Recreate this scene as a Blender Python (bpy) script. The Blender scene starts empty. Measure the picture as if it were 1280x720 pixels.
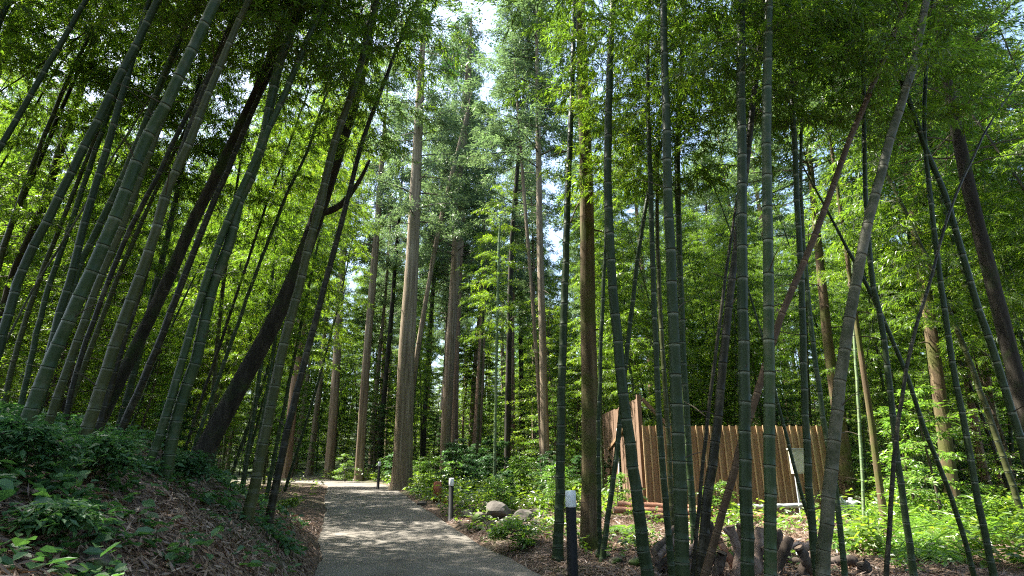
import bpy, math, random
import numpy as np
from mathutils import Vector

sc = bpy.context.scene
C = bpy.context.collection
R = math.radians

# ------------------------------------------------------------------ camera, sky, sun, exposure
EYE, PITCH, F = 1.5, R(17.0), 690.0
cam = bpy.data.cameras.new('camera'); cam_o = bpy.data.objects.new('camera', cam); C.objects.link(cam_o)
cam.sensor_width = 36; cam.lens = 36 * F / 1280
cam_o.location = (0, 0, EYE); cam_o.rotation_euler = (R(90) + PITCH, 0, 0)
cam.clip_start = 0.05; cam.clip_end = 3000
sc.camera = cam_o

SUN = Vector((-0.50, 0.16, 0.85)).normalized()      # towards the sun
EL = math.asin(SUN.z); AZ = math.atan2(SUN.x, SUN.y)
w = bpy.data.worlds.new('World'); sc.world = w; w.use_nodes = True
nt = w.node_tree; nt.nodes.clear()
sky = nt.nodes.new('ShaderNodeTexSky'); sky.sky_type = 'NISHITA'; sky.sun_disc = False
sky.sun_elevation = EL; sky.sun_rotation = AZ; sky.dust_density = 2.5; sky.air_density = 1.0; sky.ozone_density = 1.0
bg = nt.nodes.new('ShaderNodeBackground'); bg.inputs[1].default_value = 0.11
wo = nt.nodes.new('ShaderNodeOutputWorld')
nt.links.new(sky.outputs[0], bg.inputs[0]); nt.links.new(bg.outputs[0], wo.inputs[0])
sl = bpy.data.lights.new('sun', 'SUN'); sl.energy = 5.0; sl.angle = R(0.5); sl.color = (1.0, 0.95, 0.86)
so = bpy.data.objects.new('sun', sl); C.objects.link(so)
so.rotation_euler = SUN.to_track_quat('Z', 'Y').to_euler(); so.location = (0, 0, 40)

sc.view_settings.view_transform = 'Standard'; sc.view_settings.look = 'None'
sc.view_settings.exposure = 2.5; sc.view_settings.gamma = 1.0
sc.view_settings.use_curve_mapping = False
cy = sc.cycles
cy.max_bounces = 7; cy.diffuse_bounces = 5; cy.glossy_bounces = 2; cy.transmission_bounces = 5
cy.transparent_max_bounces = 4; cy.caustics_reflective = False; cy.caustics_refractive = False
cy.sample_clamp_indirect = 6.0
cy.use_denoising = False
cy.filter_width = 1.2

# ------------------------------------------------------------------ numbers
rng = np.random.default_rng(7)
SP, CP = math.sin(PITCH), math.cos(PITCH)
def ray(px, py):
    u = (px - 640) / F; v = (360 - py) / F
    return np.array([u, CP - v * SP, SP + v * CP])
def smooth(t):
    t = np.clip(t, 0, 1); return t * t * (3 - 2 * t)
PATH = [(5.2, -12)] + [(-1.43 - .313 * (y - 9.1), y) for y in (-4, 2, 8, 14, 20, 26)] + \
       [(-7.9, 29.5), (-9.6, 32.2), (-12.6, 34.4), (-17, 36), (-24, 37.2), (-36, 38)]
def resample(pts, step):
    # Catmull-Rom through the points
    P = np.array(pts, float); P = np.vstack([2 * P[0] - P[1], P, 2 * P[-1] - P[-2]])
    out = []
    for i in range(1, len(P) - 2):
        n = max(2, int(np.linalg.norm(P[i + 1] - P[i]) / step))
        for k in range(n):
            t = k / n
            out.append(.5 * (2 * P[i] + (P[i + 1] - P[i - 1]) * t + (2 * P[i - 1] - 5 * P[i] + 4 * P[i + 1] - P[i + 2]) * t * t
                             + (3 * P[i] - P[i - 1] - 3 * P[i + 1] + P[i + 2]) * t ** 3))
    out.append(P[-2]); return np.array(out)
PC = resample(PATH, .6)
HALF = 1.42
def lateral(x, y):
    """signed distance from the path's centre line, positive on its left"""
    x = np.asarray(x, float); y = np.asarray(y, float); sh = np.broadcast(x, y).shape
    X = np.broadcast_to(x, sh).ravel(); Y = np.broadcast_to(y, sh).ravel()
    best = np.full(X.shape, 1e18); sgn = np.ones(X.shape)
    for a, b in zip(PC[:-1], PC[1:]):
        d = b - a; L2 = d @ d
        t = np.clip(((X - a[0]) * d[0] + (Y - a[1]) * d[1]) / L2, 0, 1)
        ex = X - a[0] - t * d[0]; ey = Y - a[1] - t * d[1]
        q = ex * ex + ey * ey; m = q < best
        best[m] = q[m]; sgn[m] = np.where(d[0] * ey[m] - d[1] * ex[m] > 0, 1, -1)
    return (np.sqrt(best) * sgn).reshape(sh)
def bumps(x, y):
    return (.05 * np.sin(1.7 * x + .6) * np.sin(1.3 * y + 1.1) + .035 * np.sin(3.1 * x - 1.9 * y) + .02 * np.sin(5.3 * x + 4.1 * y + 2)
            + .012 * np.sin(11 * x - 7 * y) + .01 * np.sin(9 * x + 13 * y))
def grade(y):
    return .14 * smooth((np.asarray(y, float) - 13) / 11)
def height(x, y):
    x = np.asarray(x, float); y = np.asarray(y, float)
    s = lateral(x, y)
    d = np.abs(s) - HALF
    g = (1 - .80 * smooth((y - 8.5) / 6)) * (1 - .85 * smooth((y - 16) / 6) * smooth((40 - y) / 4))
    dl = np.clip(d, 0, None)
    bank = .20 * smooth(dl / .6) + .58 * np.minimum(dl, 2.4) + .22 * np.clip(dl - 2.4, 0, 8) + .05 * np.clip(dl - 10.4, 0, 40)
    right = .09 * smooth(dl / .7) + .015 * np.clip(dl - 10, 0, 60)
    off = np.where(s > 0, g * bank, right)
    nz = bumps(x, y) * smooth(dl / .5) * np.where(s > 0, 1.0, .7)
    far = .10 * np.clip(np.hypot(x, y) - 62, 0, 260)
    return grade(y) + far + off + nz - .05 * (d < 0) - .05 * smooth((.12 - d) / .12) * (d >= 0)
def ground_hit(px, py, tmax=60):
    r = ray(px, py); ts = np.linspace(1.2, tmax, 2400)
    P = np.array([0, 0, EYE])[None] + ts[:, None] * r[None]
    below = P[:, 2] < height(P[:, 0], P[:, 1])
    i = int(np.argmax(below)) if below.any() else len(ts) - 1
    q = P[i]; return np.array([q[0], q[1], float(height(q[0], q[1]))])
def at(px, py, y):
    r = ray(px, py); t = y / r[1]; return np.array([r[0] * t, y, EYE + r[2] * t])
def hz(x, y): return float(height(np.array([x]), np.array([y]))[0])
def depth(p): return p[1] * CP + (p[2] - EYE) * SP

# ------------------------------------------------------------------ object helpers
def mesh_np(name, V, polys, rnd=None, uv=None, smooth_shade=False):
    """V (n,3); polys: list of (k,m) index arrays"""
    me = bpy.data.meshes.new(name)
    V = np.asarray(V, np.float32)
    me.vertices.add(len(V)); me.vertices.foreach_set('co', V.ravel())
    tot = [p.shape[1] for p in polys for _ in range(p.shape[0])] if len(polys) < 1 else np.concatenate([np.full(p.shape[0], p.shape[1], np.int32) for p in polys])
    idx = np.concatenate([p.ravel() for p in polys]).astype(np.int32)
    me.loops.add(len(idx)); me.loops.foreach_set('vertex_index', idx)
    st = np.concatenate([[0], np.cumsum(tot)[:-1]]).astype(np.int32)
    me.polygons.add(len(tot)); me.polygons.foreach_set('loop_start', st)
    try: me.polygons.foreach_set('loop_total', np.asarray(tot, np.int32))
    except Exception: pass
    if rnd is not None:
        a = me.attributes.new('rnd', 'FLOAT', 'FACE'); a.data.foreach_set('value', np.asarray(rnd, np.float32))
    if uv is not None:
        l = me.uv_layers.new(name='UVMap'); l.data.foreach_set('uv', np.asarray(uv, np.float32)[idx].ravel())
    me.polygons.foreach_set('use_smooth', np.full(len(tot), smooth_shade, bool))
    me.update(calc_edges=True)
    return me
def obj(name, me, mat, parent=None, loc=None):
    o = bpy.data.objects.new(name, me); C.objects.link(o)
    if mat is not None and len(me.materials) == 0: me.materials.append(mat)
    if parent is not None: o.parent = parent
    if loc is not None: o.location = loc
    return o
def thing(name, label, cat, loc=(0, 0, 0), group=None, rz=0):
    o = bpy.data.objects.new(name, None); C.objects.link(o); o.empty_display_size = .1
    o.location = loc; o.rotation_euler = (0, 0, rz); o['label'] = label; o['category'] = cat
    if group: o['group'] = group
    return o
def tag(o, label, cat, group=None):
    o['label'] = label; o['category'] = cat
    if group: o['group'] = group
    return o
def dup(root, loc, rot, scale, label, group):
    r = root.copy(); C.objects.link(r); r.location = loc; r.rotation_euler = rot; r.scale = scale
    r['label'] = label
    if group: r['group'] = group
    for ch in root.children:
        c = ch.copy(); C.objects.link(c); c.parent = r
        for g in ch.children:
            d = g.copy(); C.objects.link(d); d.parent = c
    return r

class Geo:
    """collects vertices and faces (quads / n-gons) of one mesh"""
    def __init__(s): s.V = []; s.F = []; s.n = 0
    def add(s, V, F):
        V = np.asarray(V, float); s.V.append(V)
        for f in F: s.F.append(np.asarray(f, int) + s.n)
        s.n += len(V)
    def box(s, c, sz, rz=0, rx=0, ry=0):
        h = np.array(sz) / 2
        V = np.array([[x, y, z] for x in (-1, 1) for y in (-1, 1) for z in (-1, 1)], float) * h
        from mathutils import Euler
        M = np.array(Euler((rx, ry, rz)).to_matrix()); V = V @ M.T + np.array(c)
        s.add(V, [np.array([[0, 1, 3, 2], [4, 6, 7, 5], [0, 4, 5, 1], [2, 3, 7, 6], [0, 2, 6, 4], [1, 5, 7, 3]])])
    def tube(s, P, rad, n=8, cap=True, jitter=0, seed=0):
        P = np.asarray(P, float); rad = np.broadcast_to(np.asarray(rad, float), (len(P),))
        V, q = tube_np(P, rad, n)
        if jitter:
            rr = np.random.default_rng(seed); V = V + rr.normal(0, jitter, V.shape)
        Fs = [q]
        if cap:
            Fs += [np.arange(n)[None, ::-1], (len(V) - n + np.arange(n))[None]]
        s.add(V, Fs)
    def mesh(s, name, sm=False): return mesh_np(name, np.vstack(s.V), s.F, smooth_shade=sm)
def frames(P):
    T = np.gradient(P, axis=0); T /= np.linalg.norm(T, axis=1)[:, None] + 1e-12
    ref = np.array([1.0, 0, 0]) if abs(T[0][0]) < .8 else np.array([0, 1.0, 0])
    A = ref - (T @ ref)[:, None] * T; A /= np.linalg.norm(A, axis=1)[:, None] + 1e-12
    B = np.cross(T, A); return T, A, B
def tube_np(P, rad, n):
    T, A, B = frames(P); a = np.linspace(0, 2 * np.pi, n, endpoint=False)
    V = P[:, None] + rad[:, None, None] * (np.cos(a)[None, :, None] * A[:, None] + np.sin(a)[None, :, None] * B[:, None])
    i = np.arange(len(P) - 1)[:, None] * n; j = np.arange(n)[None]; k = (j + 1) % n
    q = np.stack([i + j, i + k, i + n + k, i + n + j], -1).reshape(-1, 4)
    return V.reshape(-1, 3), q

# ------------------------------------------------------------------ materials
def mat_new(name):
    m = bpy.data.materials.new(name); m.use_nodes = True; m.node_tree.nodes.clear(); return m, m.node_tree
def N(nt, t, **kw):
    n = nt.nodes.new(t)
    for k, v in kw.items(): setattr(n, k, v)
    return n
def ramp(nt, fac, stops):
    r = N(nt, 'ShaderNodeValToRGB'); e = r.color_ramp.elements
    while len(e) < len(stops): e.new(.5)
    for el, (p, c) in zip(e, stops): el.position = p; el.color = (*c, 1)
    nt.links.new(fac, r.inputs[0]); return r.outputs[0]
def leaf_mat(name, stops, trans, tmix=.5, gloss=.04, rough=.35):
    """stops: colours of the leaves from oldest to youngest; trans multiplies the light let through"""
    m, t = mat_new(name); L = t.links
    at_ = N(t, 'ShaderNodeAttribute', attribute_name='rnd')
    oi = N(t, 'ShaderNodeObjectInfo')
    mx = N(t, 'ShaderNodeMath', operation='MULTIPLY_ADD'); mx.inputs[1].default_value = .3
    L.new(oi.outputs['Random'], mx.inputs[0])
    ml = N(t, 'ShaderNodeMath', operation='MULTIPLY'); ml.inputs[1].default_value = .7
    L.new(at_.outputs['Fac'], ml.inputs[0]); L.new(ml.outputs[0], mx.inputs[2])
    col = ramp(t, mx.outputs[0], stops)
    d = N(t, 'ShaderNodeBsdfDiffuse'); L.new(col, d.inputs[0])
    tc = N(t, 'ShaderNodeMixRGB', blend_type='MULTIPLY'); tc.inputs[0].default_value = 1
    tc.inputs[2].default_value = (*trans, 1); L.new(col, tc.inputs[1])
    tr = N(t, 'ShaderNodeBsdfTranslucent'); L.new(tc.outputs[0], tr.inputs[0])
    mix = N(t, 'ShaderNodeMixShader'); mix.inputs[0].default_value = tmix
    L.new(d.outputs[0], mix.inputs[1]); L.new(tr.outputs[0], mix.inputs[2])
    g = N(t, 'ShaderNodeBsdfGlossy'); g.inputs['Roughness'].default_value = rough; g.inputs[0].default_value = (1, 1, 1, 1)
    m2 = N(t, 'ShaderNodeMixShader'); m2.inputs[0].default_value = gloss
    L.new(mix.outputs[0], m2.inputs[1]); L.new(g.outputs[0], m2.inputs[2])
    o = N(t, 'ShaderNodeOutputMaterial'); L.new(m2.outputs[0], o.inputs[0]); return m
def surf_mat(name, stops, scale=(6, 6, 6), detail=5, rough=.8, bump=.3, spots=None, spec=.3, kind='noise', nscale=1.0):
    m, t = mat_new(name); L = t.links
    tc = N(t, 'ShaderNodeTexCoord'); mp = N(t, 'ShaderNodeMapping'); mp.inputs['Scale'].default_value = scale
    L.new(tc.outputs['Object'], mp.inputs[0])
    nz = N(t, 'ShaderNodeTexNoise'); nz.inputs['Scale'].default_value = nscale; nz.inputs['Detail'].default_value = detail
    nz.inputs['Roughness'].default_value = .65
    L.new(mp.outputs[0], nz.inputs[0])
    col = ramp(t, nz.outputs[0], stops)
    if spots:       # (scale, colour, threshold, width)
        n2 = N(t, 'ShaderNodeTexNoise'); n2.inputs['Scale'].default_value = spots[0]; n2.inputs['Detail'].default_value = 4
        L.new(tc.outputs['Object'], n2.inputs[0])
        f = ramp(t, n2.outputs[0], [(spots[2], (0, 0, 0)), (spots[2] + spots[3], (1, 1, 1))])
        mx = N(t, 'ShaderNodeMixRGB'); L.new(f, mx.inputs[0]); L.new(col, mx.inputs[1]); mx.inputs[2].default_value = (*spots[1], 1)
        col = mx.outputs[0]
    b = N(t, 'ShaderNodeBsdfPrincipled'); L.new(col, b.inputs['Base Color'])
    b.inputs['Roughness'].default_value = rough; b.inputs['Specular IOR Level'].default_value = spec
    if bump:
        bp = N(t, 'ShaderNodeBump'); bp.inputs['Strength'].default_value = bump; bp.inputs['Distance'].default_value = .03
        L.new(nz.outputs[0], bp.inputs['Height']); L.new(bp.outputs[0], b.inputs['Normal'])
    o = N(t, 'ShaderNodeOutputMaterial'); L.new(b.outputs[0], o.inputs[0]); return m
def culm_mat(name, lo, hi, ring=(.30, .32, .26), dark=(.01, .013, .008), patch=(.075, .08, .045), pth=.62, rough=.42):
    """bamboo skin; UV v counts internodes: pale waxy ring under each node, dark scar at it"""
    m, t = mat_new(name); L = t.links
    tc = N(t, 'ShaderNodeTexCoord')
    mp = N(t, 'ShaderNodeMapping'); mp.inputs['Scale'].default_value = (14, 14, 1.6); L.new(tc.outputs['Object'], mp.inputs[0])
    nz = N(t, 'ShaderNodeTexNoise'); nz.inputs['Scale'].default_value = 1; nz.inputs['Detail'].default_value = 6; L.new(mp.outputs[0], nz.inputs[0])
    col = ramp(t, nz.outputs[0], [(.3, lo), (.7, hi)])
    n2 = N(t, 'ShaderNodeTexNoise'); n2.inputs['Scale'].default_value = 5; n2.inputs['Detail'].default_value = 7; n2.inputs['Roughness'].default_value = .7
    L.new(tc.outputs['Object'], n2.inputs[0])
    f2 = ramp(t, n2.outputs[0], [(pth - .1, (0, 0, 0)), (pth + .08, (1, 1, 1))])
    m1 = N(t, 'ShaderNodeMixRGB'); L.new(f2, m1.inputs[0]); L.new(col, m1.inputs[1]); m1.inputs[2].default_value = (*patch, 1)
    uv = N(t, 'ShaderNodeSeparateXYZ'); L.new(tc.outputs['UV'], uv.inputs[0])
    fr = N(t, 'ShaderNodeMath', operation='FRACT'); L.new(uv.outputs['Y'], fr.inputs[0])
    f3 = ramp(t, fr.outputs[0], [(0, (0, 0, 0)), (.875, (0, 0, 0)), (.955, (.6, .6, .6)), (.975, (.9, .9, .9)), (.985, (0, 0, 0))])
    n3 = N(t, 'ShaderNodeMath', operation='MULTIPLY'); L.new(f3, n3.inputs[0]); L.new(nz.outputs[0], n3.inputs[1])
    m2 = N(t, 'ShaderNodeMixRGB'); L.new(n3.outputs[0], m2.inputs[0]); L.new(m1.outputs[0], m2.inputs[1]); m2.inputs[2].default_value = (*ring, 1)
    f4 = ramp(t, fr.outputs[0], [(0, (1, 1, 1)), (.03, (0, 0, 0)), (.985, (0, 0, 0)), (1, (1, 1, 1))])
    m3 = N(t, 'ShaderNodeMixRGB'); L.new(f4, m3.inputs[0]); L.new(m2.outputs[0], m3.inputs[1]); m3.inputs[2].default_value = (*dark, 1)
    b = N(t, 'ShaderNodeBsdfPrincipled'); L.new(m3.outputs[0], b.inputs['Base Color'])
    b.inputs['Roughness'].default_value = rough; b.inputs['Specular IOR Level'].default_value = .16
    bp = N(t, 'ShaderNodeBump'); bp.inputs['Strength'].default_value = .12; bp.inputs['Distance'].default_value = .01
    L.new(n2.outputs[0], bp.inputs['Height']); L.new(bp.outputs[0], b.inputs['Normal'])
    o = N(t, 'ShaderNodeOutputMaterial'); L.new(b.outputs[0], o.inputs[0]); return m

M = {}
M['leaf_bamboo'] = leaf_mat('bamboo_leaf', [(0, (.036, .074, .012)), (.5, (.058, .115, .016)), (.85, (.095, .155, .018)), (1, (.15, .18, .03))], (3.0, 2.8, 1.1), .58, .03)
M['leaf_cedar'] = leaf_mat('cedar_needle', [(0, (.060, .100, .046)), (.6, (.10, .155, .074)), (1, (.15, .20, .10))], (1.7, 1.8, 1.2), .42, .03)
M['leaf_broad'] = leaf_mat('broad_leaf', [(0, (.040, .085, .015)), (.5, (.070, .135, .020)), (1, (.13, .19, .03))], (2.6, 2.4, 1.0), .55, .04)
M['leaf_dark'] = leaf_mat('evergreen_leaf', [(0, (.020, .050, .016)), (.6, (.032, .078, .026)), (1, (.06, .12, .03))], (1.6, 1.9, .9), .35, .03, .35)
M['leaf_ground'] = leaf_mat('ground_leaf', [(0, (.034, .078, .034)), (.5, (.052, .120, .050)), (1, (.09, .17, .05))], (1.6, 1.9, .9), .35, .025, .45)
M['leaf_bright'] = leaf_mat('young_leaf', [(0, (.060, .13, .022)), (.5, (.10, .20, .03)), (1, (.18, .27, .05))], (1.8, 1.9, .9), .45, .04)
M['litter'] = leaf_mat('dry_leaf', [(0, (.075, .042, .027)), (.4, (.17, .108, .072)), (.75, (.29, .205, .145)), (1, (.46, .36, .27))], (1, .8, .6), .15, .05, .5)
M['twig'] = surf_mat('twig', [(.3, (.05, .065, .025)), (.7, (.10, .10, .05))], rough=.6, bump=0)
M['twig_brown'] = surf_mat('brown_twig', [(.3, (.045, .032, .022)), (.7, (.09, .07, .05))], rough=.8, bump=0)
M['culm_green'] = culm_mat('green_culm', (.019, .036, .015), (.035, .056, .020))
M['culm_deep'] = culm_mat('deep_green_culm', (.015, .027, .011), (.028, .043, .017), patch=(.035, .045, .022), pth=.66)
M['culm_olive'] = culm_mat('olive_culm', (.032, .040, .014), (.055, .060, .022), patch=(.075, .07, .036))
M['culm_dark'] = culm_mat('dark_culm', (.012, .012, .007), (.024, .022, .013), ring=(.18, .17, .13), patch=(.09, .08, .05))
M['culm_brown'] = culm_mat('dead_brown_culm', (.048, .030, .017), (.085, .055, .032), ring=(.28, .2, .13), dark=(.035, .02, .012), patch=(.09, .06, .035), rough=.6)
M['culm_grey'] = culm_mat('mottled_grey_culm', (.028, .033, .016), (.050, .055, .028), ring=(.25, .24, .18), dark=(.03, .03, .02), patch=(.10, .095, .065), pth=.54, rough=.6)
M['culm_pale'] = culm_mat('pale_culm', (.10, .16, .08), (.17, .22, .11))
M['bark_cedar'] = surf_mat('cedar_bark', [(.3, (.055, .038, .022)), (.5, (.17, .125, .080)), (.7, (.31, .245, .170))], (11, 11, .45), 8, .9, .9)
M['bark_pale'] = surf_mat('pale_cedar_bark', [(.3, (.070, .050, .030)), (.5, (.19, .145, .093)), (.7, (.33, .27, .19))], (11, 11, .45), 8, .9, .8)
M['bark_red'] = surf_mat('reddish_cedar_bark', [(.3, (.075, .042, .024)), (.5, (.20, .125, .078)), (.7, (.33, .235, .16))], (11, 11, .45), 8, .9, .9)
M['bark_moss'] = surf_mat('mossy_bark', [(.3, (.034, .024, .013)), (.5, (.10, .070, .036)), (.7, (.17, .130, .07))], (11, 11, .55), 8, .95, .9, spots=(2.2, (.065, .068, .016), .44, .14))
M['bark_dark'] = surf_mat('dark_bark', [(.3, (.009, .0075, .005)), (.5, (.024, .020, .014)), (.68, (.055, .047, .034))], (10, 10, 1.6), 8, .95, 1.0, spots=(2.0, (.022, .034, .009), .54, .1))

# ------------------------------------------------------------------ ground and path
def axis(lo, hi, step, far_lo, far_hi):
    a = list(np.arange(lo, hi + 1e-6, step)); g = step
    while a[-1] < far_hi: g *= 1.22; a.append(a[-1] + g)
    g = step; b = [lo]
    while b[-1] > far_lo: g *= 1.22; b.append(b[-1] - g)
    return np.array(b[1:][::-1] + a)
gx = axis(-9, 9, .13, -500, 500); gy = axis(.5, 17, .13, -300, 700)
X, Y = np.meshgrid(gx, gy); Z = height(X, Y)
nx = len(gx); i = np.arange(len(gy) - 1)[:, None] * nx; j = np.arange(nx - 1)[None]
q = np.stack([i + j, i + j + 1, i + nx + j + 1, i + nx + j], -1).reshape(-1, 4)
m, t = mat_new('forest_floor'); L = t.links
tc = N(t, 'ShaderNodeTexCoord')
n1 = N(t, 'ShaderNodeTexNoise'); n1.inputs['Scale'].default_value = 9; n1.inputs['Detail'].default_value = 9; n1.inputs['Roughness'].default_value = .75
n2 = N(t, 'ShaderNodeTexNoise'); n2.inputs['Scale'].default_value = .35; n2.inputs['Detail'].default_value = 4
v1 = N(t, 'ShaderNodeTexVoronoi'); v1.inputs['Scale'].default_value = 28
for n_ in (n1, n2, v1): L.new(tc.outputs['Object'], n_.inputs[0])
c1 = ramp(t, n1.outputs[0], [(.3, (.030, .018, .011)), (.52, (.085, .055, .036)), (.75, (.16, .11, .075))])
c2 = ramp(t, v1.outputs['Distance'], [(0, (.6, .55, .5)), (.5, (1.1, 1.05, 1))])
mm = N(t, 'ShaderNodeMixRGB', blend_type='MULTIPLY'); mm.inputs[0].default_value = .8; L.new(c1, mm.inputs[1]); L.new(c2, mm.inputs[2])
f = ramp(t, n2.outputs[0], [(.5, (0, 0, 0)), (.66, (.6, .6, .6))])
mg = N(t, 'ShaderNodeMixRGB'); L.new(f, mg.inputs[0]); L.new(mm.outputs[0], mg.inputs[1]); mg.inputs[2].default_value = (.035, .055, .015, 1)
sx = N(t, 'ShaderNodeVectorMath', operation='LENGTH'); L.new(tc.outputs['Object'], sx.inputs[0])
mr = N(t, 'ShaderNodeMapRange'); mr.inputs[1].default_value = 28; mr.inputs[2].default_value = 50; mr.inputs[3].default_value = 0; mr.inputs[4].default_value = .9; L.new(sx.outputs['Value'], mr.inputs[0])
c3 = ramp(t, n1.outputs[0], [(.35, (.018, .035, .010)), (.7, (.05, .085, .02))])
mh = N(t, 'ShaderNodeMixRGB'); L.new(mr.outputs[0], mh.inputs[0]); L.new(mg.outputs[0], mh.inputs[1]); L.new(c3, mh.inputs[2]); mg = mh
b = N(t, 'ShaderNodeBsdfPrincipled'); L.new(mg.outputs[0], b.inputs['Base Color']); b.inputs['Roughness'].default_value = .95
bp = N(t, 'ShaderNodeBump'); bp.inputs['Strength'].default_value = .9; bp.inputs['Distance'].default_value = .04
L.new(n1.outputs[0], bp.inputs['Height']); L.new(bp.outputs[0], b.inputs['Normal'])
L.new(b.outputs[0], N(t, 'ShaderNodeOutputMaterial').inputs[0])
g = obj('ground', mesh_np('ground', np.stack([X, Y, Z], -1).reshape(-1, 3), [q], smooth_shade=True), m); g['kind'] = 'structure'

m, t = mat_new('path_concrete'); L = t.links
tc = N(t, 'ShaderNodeTexCoord')
n1 = N(t, 'ShaderNodeTexNoise'); n1.inputs['Scale'].default_value = 1.6; n1.inputs['Detail'].default_value = 4; n1.inputs['Roughness'].default_value = .5
n2 = N(t, 'ShaderNodeTexNoise'); n2.inputs['Scale'].default_value = 60; n2.inputs['Detail'].default_value = 5
v1 = N(t, 'ShaderNodeTexVoronoi'); v1.inputs['Scale'].default_value = 110
for n_ in (n1, n2, v1): L.new(tc.outputs['Object'], n_.inputs[0])
c1 = ramp(t, n1.outputs[0], [(.28, (.062, .053, .041)), (.45, (.108, .095, .076)), (.72, (.145, .130, .107))])
c2 = ramp(t, n2.outputs[0], [(.35, (.95, .95, .94)), (.65, (1.03, 1.03, 1.02))])
mm = N(t, 'ShaderNodeMixRGB', blend_type='MULTIPLY'); mm.inputs[0].default_value = .5; L.new(c1, mm.inputs[1]); L.new(c2, mm.inputs[2])
b = N(t, 'ShaderNodeBsdfPrincipled'); L.new(mm.outputs[0], b.inputs['Base Color']); b.inputs['Roughness'].default_value = .85
bp = N(t, 'ShaderNodeBump'); bp.inputs['Strength'].default_value = .03; bp.inputs['Distance'].default_value = .002
L.new(n2.outputs[0], bp.inputs['Height']); L.new(bp.outputs[0], b.inputs['Normal'])
L.new(b.outputs[0], N(t, 'ShaderNodeOutputMaterial').inputs[0])
PF = resample(PATH, .2)
T = np.gradient(PF, axis=0); T /= np.linalg.norm(T, axis=1)[:, None]; Nn = np.stack([-T[:, 1], T[:, 0]], 1)
pr = np.random.default_rng(3); rows = []
offs = np.array([HALF, HALF - .03, .7, 0, -.7, -HALF + .03, -HALF])
wob = np.convolve(pr.normal(0, .10, len(PF) + 8), np.ones(9) / 9, 'valid')[:len(PF)]; wob2 = np.convolve(pr.normal(0, .10, len(PF) + 8), np.ones(9) / 9, 'valid')[:len(PF)]
V = []
for k in range(len(PF)):
    for q_, of in enumerate(offs):
        o_ = of + (wob[k] if q_ < 2 else wob2[k] if q_ > 4 else 0)
        p = PF[k] + Nn[k] * o_; z = float(grade(p[1])) + (-.06 if q_ in (0, 6) else .012 * (1 - (of / HALF) ** 2))
        V.append((p[0], p[1], z))
i = np.arange(len(PF) - 1)[:, None] * 7; j = np.arange(6)[None]
q = np.stack([i + j, i + 7 + j, i + 7 + j + 1, i + j + 1], -1).reshape(-1, 4)
p_ = obj('path', mesh_np('path', np.array(V), [q[:, ::-1]], smooth_shade=False), m); p_['kind'] = 'structure'

# ------------------------------------------------------------------ leaves
def unit(v): return v / (np.linalg.norm(v, axis=-1, keepdims=True) + 1e-9)
def diamonds(b, d, ln, wd, up, at_=.38, sag=.0):
    """slender leaves: base b, direction d, length ln, width wd, face normal up  -> (n,4,3)"""
    d = unit(d); s = unit(np.cross(d, up)); n = np.cross(s, d)
    ln = ln[:, None]; wd = wd[:, None]
    mid = b + d * ln * at_ + n * ln * .03
    tip = b + d * ln - np.array([0, 0, 1.0]) * ln * sag
    return np.stack([b, mid + s * wd / 2, tip, mid - s * wd / 2], 1)
def ovals(b, d, ln, wd, up, fold=.18):
    """broad leaves folded along the midrib -> (n,6,3)"""
    d = unit(d); s = unit(np.cross(d, up)); n = np.cross(s, d); ln = ln[:, None]; wd = wd[:, None]
    def pt(a, c): return b + d * ln * a + s * wd * c + n * (abs(c) * wd * fold * 2 - ln * .12 * a * a)
    return np.stack([b, pt(.28, .45), pt(.66, .40), pt(1, 0), pt(.66, -.40), pt(.28, -.45)], 1)
def leaf_mesh(name, L4=None, L6=None, seed=0, rnd=None):
    rr = np.random.default_rng(seed); V = []; Fs = []; R_ = []; o = 0
    if L4 is not None and len(L4):
        n = len(L4); V.append(L4.reshape(-1, 3)); Fs.append(np.arange(4 * n).reshape(n, 4)); o = 4 * n; R_.append(rr.random(n))
    if L6 is not None and len(L6):
        n = len(L6); V.append(L6.reshape(-1, 3)); k = o + 6 * np.arange(n)[:, None]
        r6 = rr.random(n)
        Fs.append(np.concatenate([k + np.array([[0, 1, 2, 3]]), k + np.array([[0, 3, 4, 5]])], 0)); R_.append(np.concatenate([r6, r6]))
    return mesh_np(name, np.vstack(V), Fs, rnd=np.concatenate(R_))
def twig_mesh(name, lines, n=3):
    """lines: list of (points, r0, r1)"""
    V = []; Fs = []; o = 0
    for P, r0, r1 in lines:
        v, q = tube_np(np.asarray(P, float), np.linspace(r0, r1, len(P)), n); V.append(v); Fs.append(q + o); o += len(v)
    return mesh_np(name, np.vstack(V), [np.vstack(Fs)], smooth_shade=True)

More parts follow.
